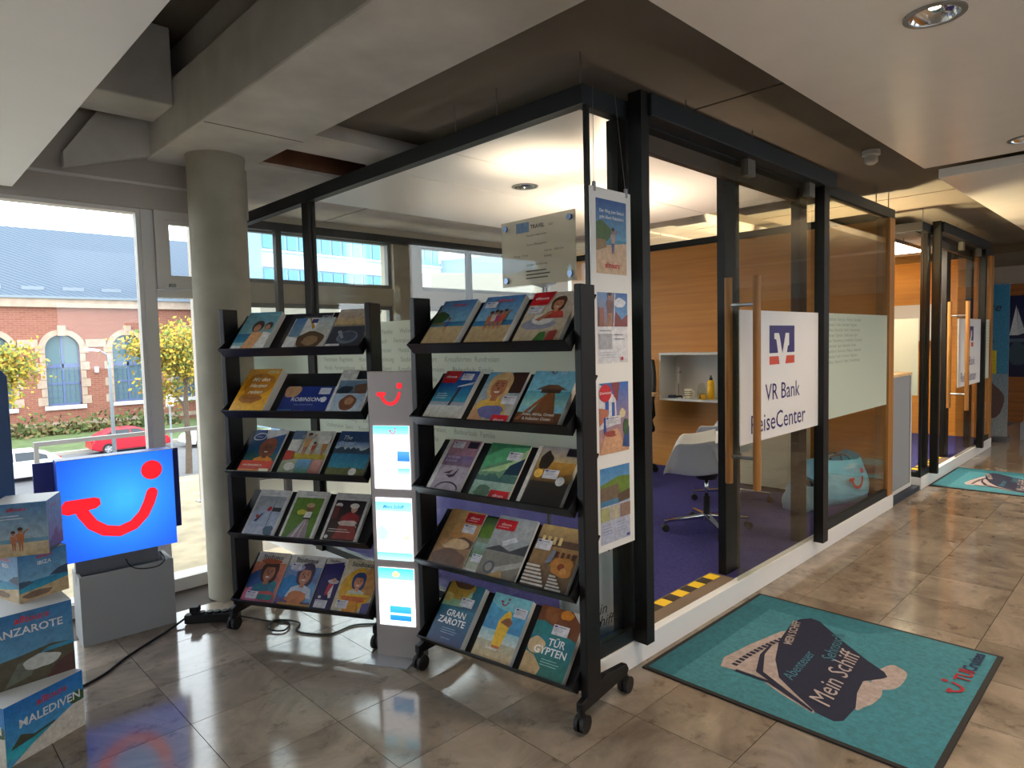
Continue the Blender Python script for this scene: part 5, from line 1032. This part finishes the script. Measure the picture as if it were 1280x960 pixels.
def hall():
    Y = 60.3; h = empty('brick_hall', (0, Y, 0), 0, 'long red brick industrial hall with arched windows and blue slate roof', 'building')
    MBR = brick_mat(); ST = mat('sandstone', (172, 150, 132), .9, var=.12, scale=2)
    xc = [11.0-4.48*k for k in range(6, 0, -1)]+[10.85+4.48*k for k in range(0, 12)]
    hw = 1.12
    # wall as piers, parapets and arches (real openings)
    mb = MB(); e = [(-30, xc[0]-hw)]
    for a, b in zip(xc[:-1], xc[1:]): e.append((a+hw, b-hw))
    e.append((xc[-1]+hw, 75))
    for a, b in e: mb.box(a, b, 0, .6, GZ, 5.2)
    for x in xc:
        mb.box(x-hw, x+hw, 0, .6, GZ, -2.35); n = 12
        pts = [(x-hw, 5.2), (x-hw, 2.0)]+[(x-hw*math.cos(PI*i/n), 2.0+1.08*math.sin(PI*i/n)) for i in range(1, n)]+[(x+hw, 2.0), (x+hw, 5.2)]
        mid = len(pts)//2
        for i in range(1, len(pts)-2): mb.add([(pts[i][0], 0, pts[i][1]), (pts[i+1][0], 0, pts[i+1][1]), (pts[i+1][0], 0, 5.2), (pts[i][0], 0, 5.2)], [(0, 1, 2, 3)])
    mb.build('wall', MBR, h)
    box('cornice', -30, 75, -.35, .1, 5.15, 5.85, ST, h); box('gutter', -30, 75, -.5, -.3, 5.8, 5.98, mat('zinc', (120, 130, 140), .5), h); box('plinth_band', -30, 75, -.08, 0, -3.95, -3.6, ST, h)
    MB().add([(-30, -.4, 5.9), (75, -.4, 5.9), (75, 7.6, 12.2), (-30, 7.6, 12.2), (-30, 15.6, 5.9), (75, 15.6, 5.9)], [(0, 1, 2, 3), (3, 2, 5, 4), (0, 3, 4), (1, 5, 2)]).build('roof', slate_mat(), h)
    for k in range(30): box('snow_guard', -20+k*2.6, -18.6+k*2.6, .35, .42, 6.35, 6.75, mat('zinc', (0, 0, 0)), h)
    for x in xc:
        if x < -12 or x > 40: continue
        w = empty('arched_window', (x, 0, 0)); w.parent = h
        n = 14; arch = MB()
        for i in range(n):
            a0, a1 = PI*i/n, PI*(i+1)/n
            arch.add([(-math.cos(a)*r, y, 2.0+math.sin(a)*r*.97) for y in (-.1, .0) for a, r in ((a0, hw), (a0, hw+.42), (a1, hw+.42), (a1, hw))], [(0, 1, 2, 3), (7, 6, 5, 4), (1, 5, 6, 2), (0, 3, 7, 4)])
        arch.build('arch_stones', ST, w); box('keystone', -.28, .28, -.2, 0, 3.0, 3.78, ST, w); box('sill', -1.35, 1.35, -.2, .1, -2.65, -2.35, mat('sill_pale', (206, 206, 206), .8), w)
        for s in (-1, 1):
            for q in range(7):
                z = -2.3+q*.66; ww = .62 if q % 2 == 0 else .36; box('quoin_stone', min(s*hw, s*(hw+ww)), max(s*hw, s*(hw+ww)), -.06, 0, z, z+.62, ST, w)
        box('pane', -hw, hw, .32, .34, -2.35, 3.08, mat('dark_pane', (74, 104, 112), .2), w)
        fm = mat('blue_sash', (84, 100, 140), .5); f = MB().box(-.07, .07, .22, .32, -2.35, 3.05).box(-hw, hw, .22, .32, .55, .85).box(-hw, hw, .24, .32, -.75, -.60).box(-hw, -hw+.08, .24, .32, -2.35, 2.0).box(hw-.08, hw, .24, .32, -2.35, 2.0).box(-hw, hw, .24, .32, -2.35, -2.2)
        for xx in (-.75, -.4, .4, .75): f.box(xx-.015, xx+.015, .28, .32, -2.3, .6)
        for zz in (-1.75, -1.2, -.1, .3): f.box(-hw, hw, .28, .32, zz, zz+.03)
        f.build('sash_bars', fm, w)
    for a, b in zip(xc[:-1], xc[1:]):
        if a < -12 or a > 40: continue
        box('string_course', a+hw+.42, b-hw-.42, -.08, 0, 2.11, 2.73, ST, h)
    wl = MB().box(13.0-.12, 13.0+.12, -.3, 0, .1, .55).build('wall_lamp', mat('lamp_white', (226, 226, 226), .4), h)
hall()
def tree(x, y, hgt, rad, seed, label, trunk_h=2.2, n=1600, cz=None):
    t = empty('street_tree', (x, y, GZ), 0, label, 'tree'); rd = random.Random(seed); bark = mat('bark', (84, 70, 56), .9, var=.2)
    tr = MB(); tr.tube([(0, 0, 0), (.08, .05, trunk_h*.5), (0, 0, trunk_h), (.15, -.1, hgt*.75)], [.17, .14, .12, .04])
    ends = []
    for k in range(12):
        a = rd.random()*2*PI; z0 = trunk_h+rd.random()*(hgt-trunk_h)*.6; L = rad*(.6+.5*rd.random())
        e = (math.cos(a)*L, math.sin(a)*L, z0+L*.55); tr.tube([(0, 0, z0), (e[0]*.5, e[1]*.5, z0+L*.35), e], [.06, .04, .015], 6); ends.append(e); ends.append((e[0]*.6, e[1]*.6, z0+L*.4))
    tr.build('trunk', bark, t)
    cols = [(186, 160, 44), (160, 150, 50), (196, 168, 60), (130, 138, 52), (176, 130, 44), (104, 122, 50)]
    lf = MB()
    for k in range(n):
        c = rd.choice(ends); s = rad*.30
        p = Vector((c[0]+rd.gauss(0, s), c[1]+rd.gauss(0, s), c[2]+rd.gauss(0, s*.7)))
        u = Vector((rd.gauss(0, 1), rd.gauss(0, 1), rd.gauss(0, 1))).normalized(); v = u.orthogonal().normalized(); q = .07+.06*rd.random()
        lf.add([p+u*q, p+v*q*.7, p-u*q, p-v*q*.7], [(0, 1, 2, 3)], lin(cols[int(rd.random()**1.4*6)]))
    tag(lf.build('foliage', M_PRINTM, t, fix=False), kind='stuff')
tree(11.0, 34.0, 8.0, 1.7, 3, 'yellow autumn tree showing between window mullion and round column', trunk_h=3.2, n=6000)
tree(3.2, 36, 7.2, 1.5, 5, 'yellow autumn tree at the left picture edge', trunk_h=3.2, n=5000)
tree(22, 36, 9.2, 2.4, 8, 'green and yellow tree seen through the glass office', n=2600)
def lamp_post():
    l = empty('street_lamp', (9.25, 40, GZ), 0, 'grey street lamp with a long head in front of the brick hall', 'street lamp'); g = mat('galvanised', (140, 146, 150), .5)
    MB().tube([(0, 0, 0), (0, 0, 5.7), (-.02, 0, 5.9)], [.11, .08, .07]).build('pole', g, l, smooth=True); MB().tube([(0, 0, 5.85), (-.35, 0, 6.08), (-.5, 0, 6.14)], .04).build('arm', g, l)
    MB().prism([(-.45, 6.06), (-.4, 6.18), (-1.0, 6.27), (-1.15, 6.22), (-1.1, 6.13)], .26, lambda a, b, t: (a, t-.13, b)).build('lamp_head', MATS['lamp_white'], l, bevel=.03)
lamp_post()
sp = empty('sign_post', (11.5, 38, GZ), 0, 'thin post with a small white sign beside the street', 'sign'); MB().cyl((0, 0, 0), (0, 0, 3.3), .05).build('post', MATS['galvanised'], sp); box('sign_plate', -.2, .2, -.03, 0, 3.05, 3.75, mat('lamp_white', (0, 0, 0)), sp, bevel=.01)
def car(x, y, L, m, label, flip=1, glass=True):
    c = empty('parked_car', (x, y, GZ), 0 if flip > 0 else PI, label, 'car'); W = 1.75; k = L/4.3
    lower = [(0, .32), (.05, .62), (.25, .82), (1.0, .92), (1.15, .96), (3.4, 1.0), (4.1, .95), (4.27, .7), (4.3, .35), (3.9, .22), (.4, .22)]
    MB().prism([(a*k, b) for a, b in lower], W, lambda a, b, t: (a, t-W/2, b)).build('body', m, c, bevel=.06)
    cab = [(1.0, .93), (1.65, 1.40), (2.0, 1.46), (3.1, 1.43), (3.7, 1.2), (4.05, .96)]
    b = MB(); n = len(cab)
    b.add([(a*k, -W/2+.05+.2*(z-.93), z) for a, z in cab]+[(a*k, W/2-.05-.2*(z-.93), z) for a, z in cab], [tuple(reversed(range(n))), tuple(range(n, 2*n))]+[(i, (i+1) % n, n+(i+1) % n, n+i) for i in range(n)])
    b.build('cabin', m, c, bevel=.03)
    gl = mat('car_glass', (40, 50, 58), .1); 
    for s in (-1, 1):
        def Y(z): return s*(W/2-.05-.2*(z-.93)+.012)
        for pts in ([(1.25, 1.0), (1.75, 1.36), (2.2, 1.40), (2.2, 1.0)], [(2.28, 1.0), (2.28, 1.40), (3.0, 1.38), (3.5, 1.18), (3.55, 1.0)]):
            MB().add([(a*k, Y(z), z) for a, z in pts]+[(a*k, Y(z)-s*.02, z) for a, z in pts], [(0, 1, 2, 3) if len(pts) == 4 else (0, 1, 2, 3, 4)]).build('side_window', gl, c, fix=False)
    MB().add([(a*k, y, z+.012) for a, y, z in ((1.05, -.7, .97), (1.05, .7, .97), (1.62, .62, 1.38), (1.62, -.62, 1.38))], [(0, 1, 2, 3)]).build('windscreen', gl, c, fix=False)
    for xx in (.85, 3.45):
        for s in (-1, 1):
            w = MB().cyl((xx*k, s*(W/2-.19), .32), (xx*k, s*(W/2+.012), .32), .32, n=24).build('wheel', M_RUB, c); MB().cyl((xx*k, s*(W/2-.02), .32), (xx*k, s*(W/2+.02), .32), .21, n=20).build('rim', M_STEEL, w)
            for q in range(5):
                a = 2*PI*q/5; MB().cyl((xx*k, s*(W/2+.022), .32), (xx*k+.2*math.cos(a), s*(W/2+.022), .32+.2*math.sin(a)), .022, n=6).build('spoke', mat('rim_silver', (200, 202, 206), .3, metal=.6), w)
    for s in (-1, 1): box('tail_light', 4.2*k, 4.3*k, s*.62-.16, s*.62+.16, .72, .88, mat('tail_red', (190, 20, 24), .3), c, bevel=.02)
car(2.45, 38.9, 4.3, mat('car_white', (222, 226, 230), .25), 'white hatchback parked at the left, red tail light showing')
car(13.4, 45.2, 4.3, mat('car_red', (176, 26, 44), .25), 'red car parked across the street behind the railing', -1)
car(13.75, 43.4, 4.2, MATS['car_white'], 'white car partly hidden behind the round column')
def hedge(x0, x1, y, h, seed, label):
    rd = random.Random(seed); lf = MB(); cols = [(92, 104, 52), (116, 110, 60), (128, 106, 70), (80, 100, 48)]
    for k in range(1500):
        p = Vector((x0+(x1-x0)*rd.random(), y+rd.gauss(0, .5), GZ+.15+h*rd.random()**1.5*(.6+.4*math.sin(k*.37)))); u = Vector((rd.gauss(0, 1), rd.gauss(0, 1), rd.gauss(0, 1))).normalized(); v = u.orthogonal().normalized(); q = .2
        lf.add([p+u*q, p+v*q*.7, p-u*q, p-v*q*.7], [(0, 1, 2, 3)], lin(rd.choice(cols)))
    o = lf.build('hedge', M_PRINTM, fix=False); tag(o, label, 'hedge', kind='stuff')
hedge(4, 18, 57.5, 1.6, 2, 'low brownish green shrubs along the brick hall')
def railing():
    r = empty('terrace_railing', (0, 10.2, -.68), 0, 'steel railing at the edge of the terrace outside', 'railing'); m = mat('rail_steel', (140, 136, 134), .4, metal=.5)
    box('handrail', 1.46, 16, -.03, .03, 1.07, 1.125, m, r)
    for x in (1.46, 3.44, 5.4, 7.4, 9.4): box('post', x, x+.05, -.025, .025, 0, 1.07, m, r); 
    for x in (1.46, 3.44, 5.4): box('foot_plate', x-.05, x+.1, -.07, .07, 0, .015, m, r)
railing()
def far_block(x0, x1, y, z1, rz, label, c1, c2, floors, nw):
    b = empty('office_block', (x0, y, GZ), rz, label, 'building'); W = x1-x0; H = z1-GZ; fh = H/floors
    box('wall', 0, W, .15, 10, 0, H, mat('block_'+str(c1), c1, .7), b)
    for f in range(floors):
        box('spandrel', 0, W, 0, .15, f*fh, f*fh+fh*.42, mat('block_'+str(c2), c2, .6), b)
        for k in range(nw):
            w = W/nw; box('window', k*w+.12, (k+1)*w-.12, .05, .14, f*fh+fh*.46, f*fh+fh*.96, mat('block_glass', (96, 150, 170), .15), b)
        box('sun_rail', 0, W, -.15, -.05, f*fh+fh*.38, f*fh+fh*.42, mat('block_pink' if f % 2 else 'block_white', (196, 120, 140) if f % 2 else (220, 226, 230), .6), b)
    box('parapet', 0, W, -.1, 10, H, H+.5, mat('block_white', (220, 226, 230), .6), b)
far_block(21, 39, 47, 10.6, R(6), 'pale blue office block seen through the near glass office', (150, 176, 200), (176, 196, 214), 5, 18)
far_block(42, 75, 40, 9.6, R(14), 'blue grey office block with teal windows farther right', (130, 160, 190), (150, 176, 200), 4, 20)
def walkway():
    w = empty('concrete_canopy', (0, 0, 0), 0, 'pale concrete canopy outside the street windows', 'canopy'); m = mat('canopy_concrete', (170, 164, 154), .8, var=.05)
    MB().prism([(9, 2.6), (9, 3.1), (22, 3.5), (22, 3.2)], .5, lambda a, b, t: (a*.55+2, 9+t, b*.9)).build('canopy_beam', m, w)
    MB().prism([(4.05, 1.95), (4.05, 2.35), (12, 2.2), (12, 1.95)], .6, lambda a, b, t: (a, 9.2+t, b)).build('canopy_edge', m, w)
    for x in (4.3, 8): box('canopy_post', x, x+.3, 9.3, 9.6, -.68, 1.95, mat('blue_post', (90, 120, 160), .5), w)
walkway()
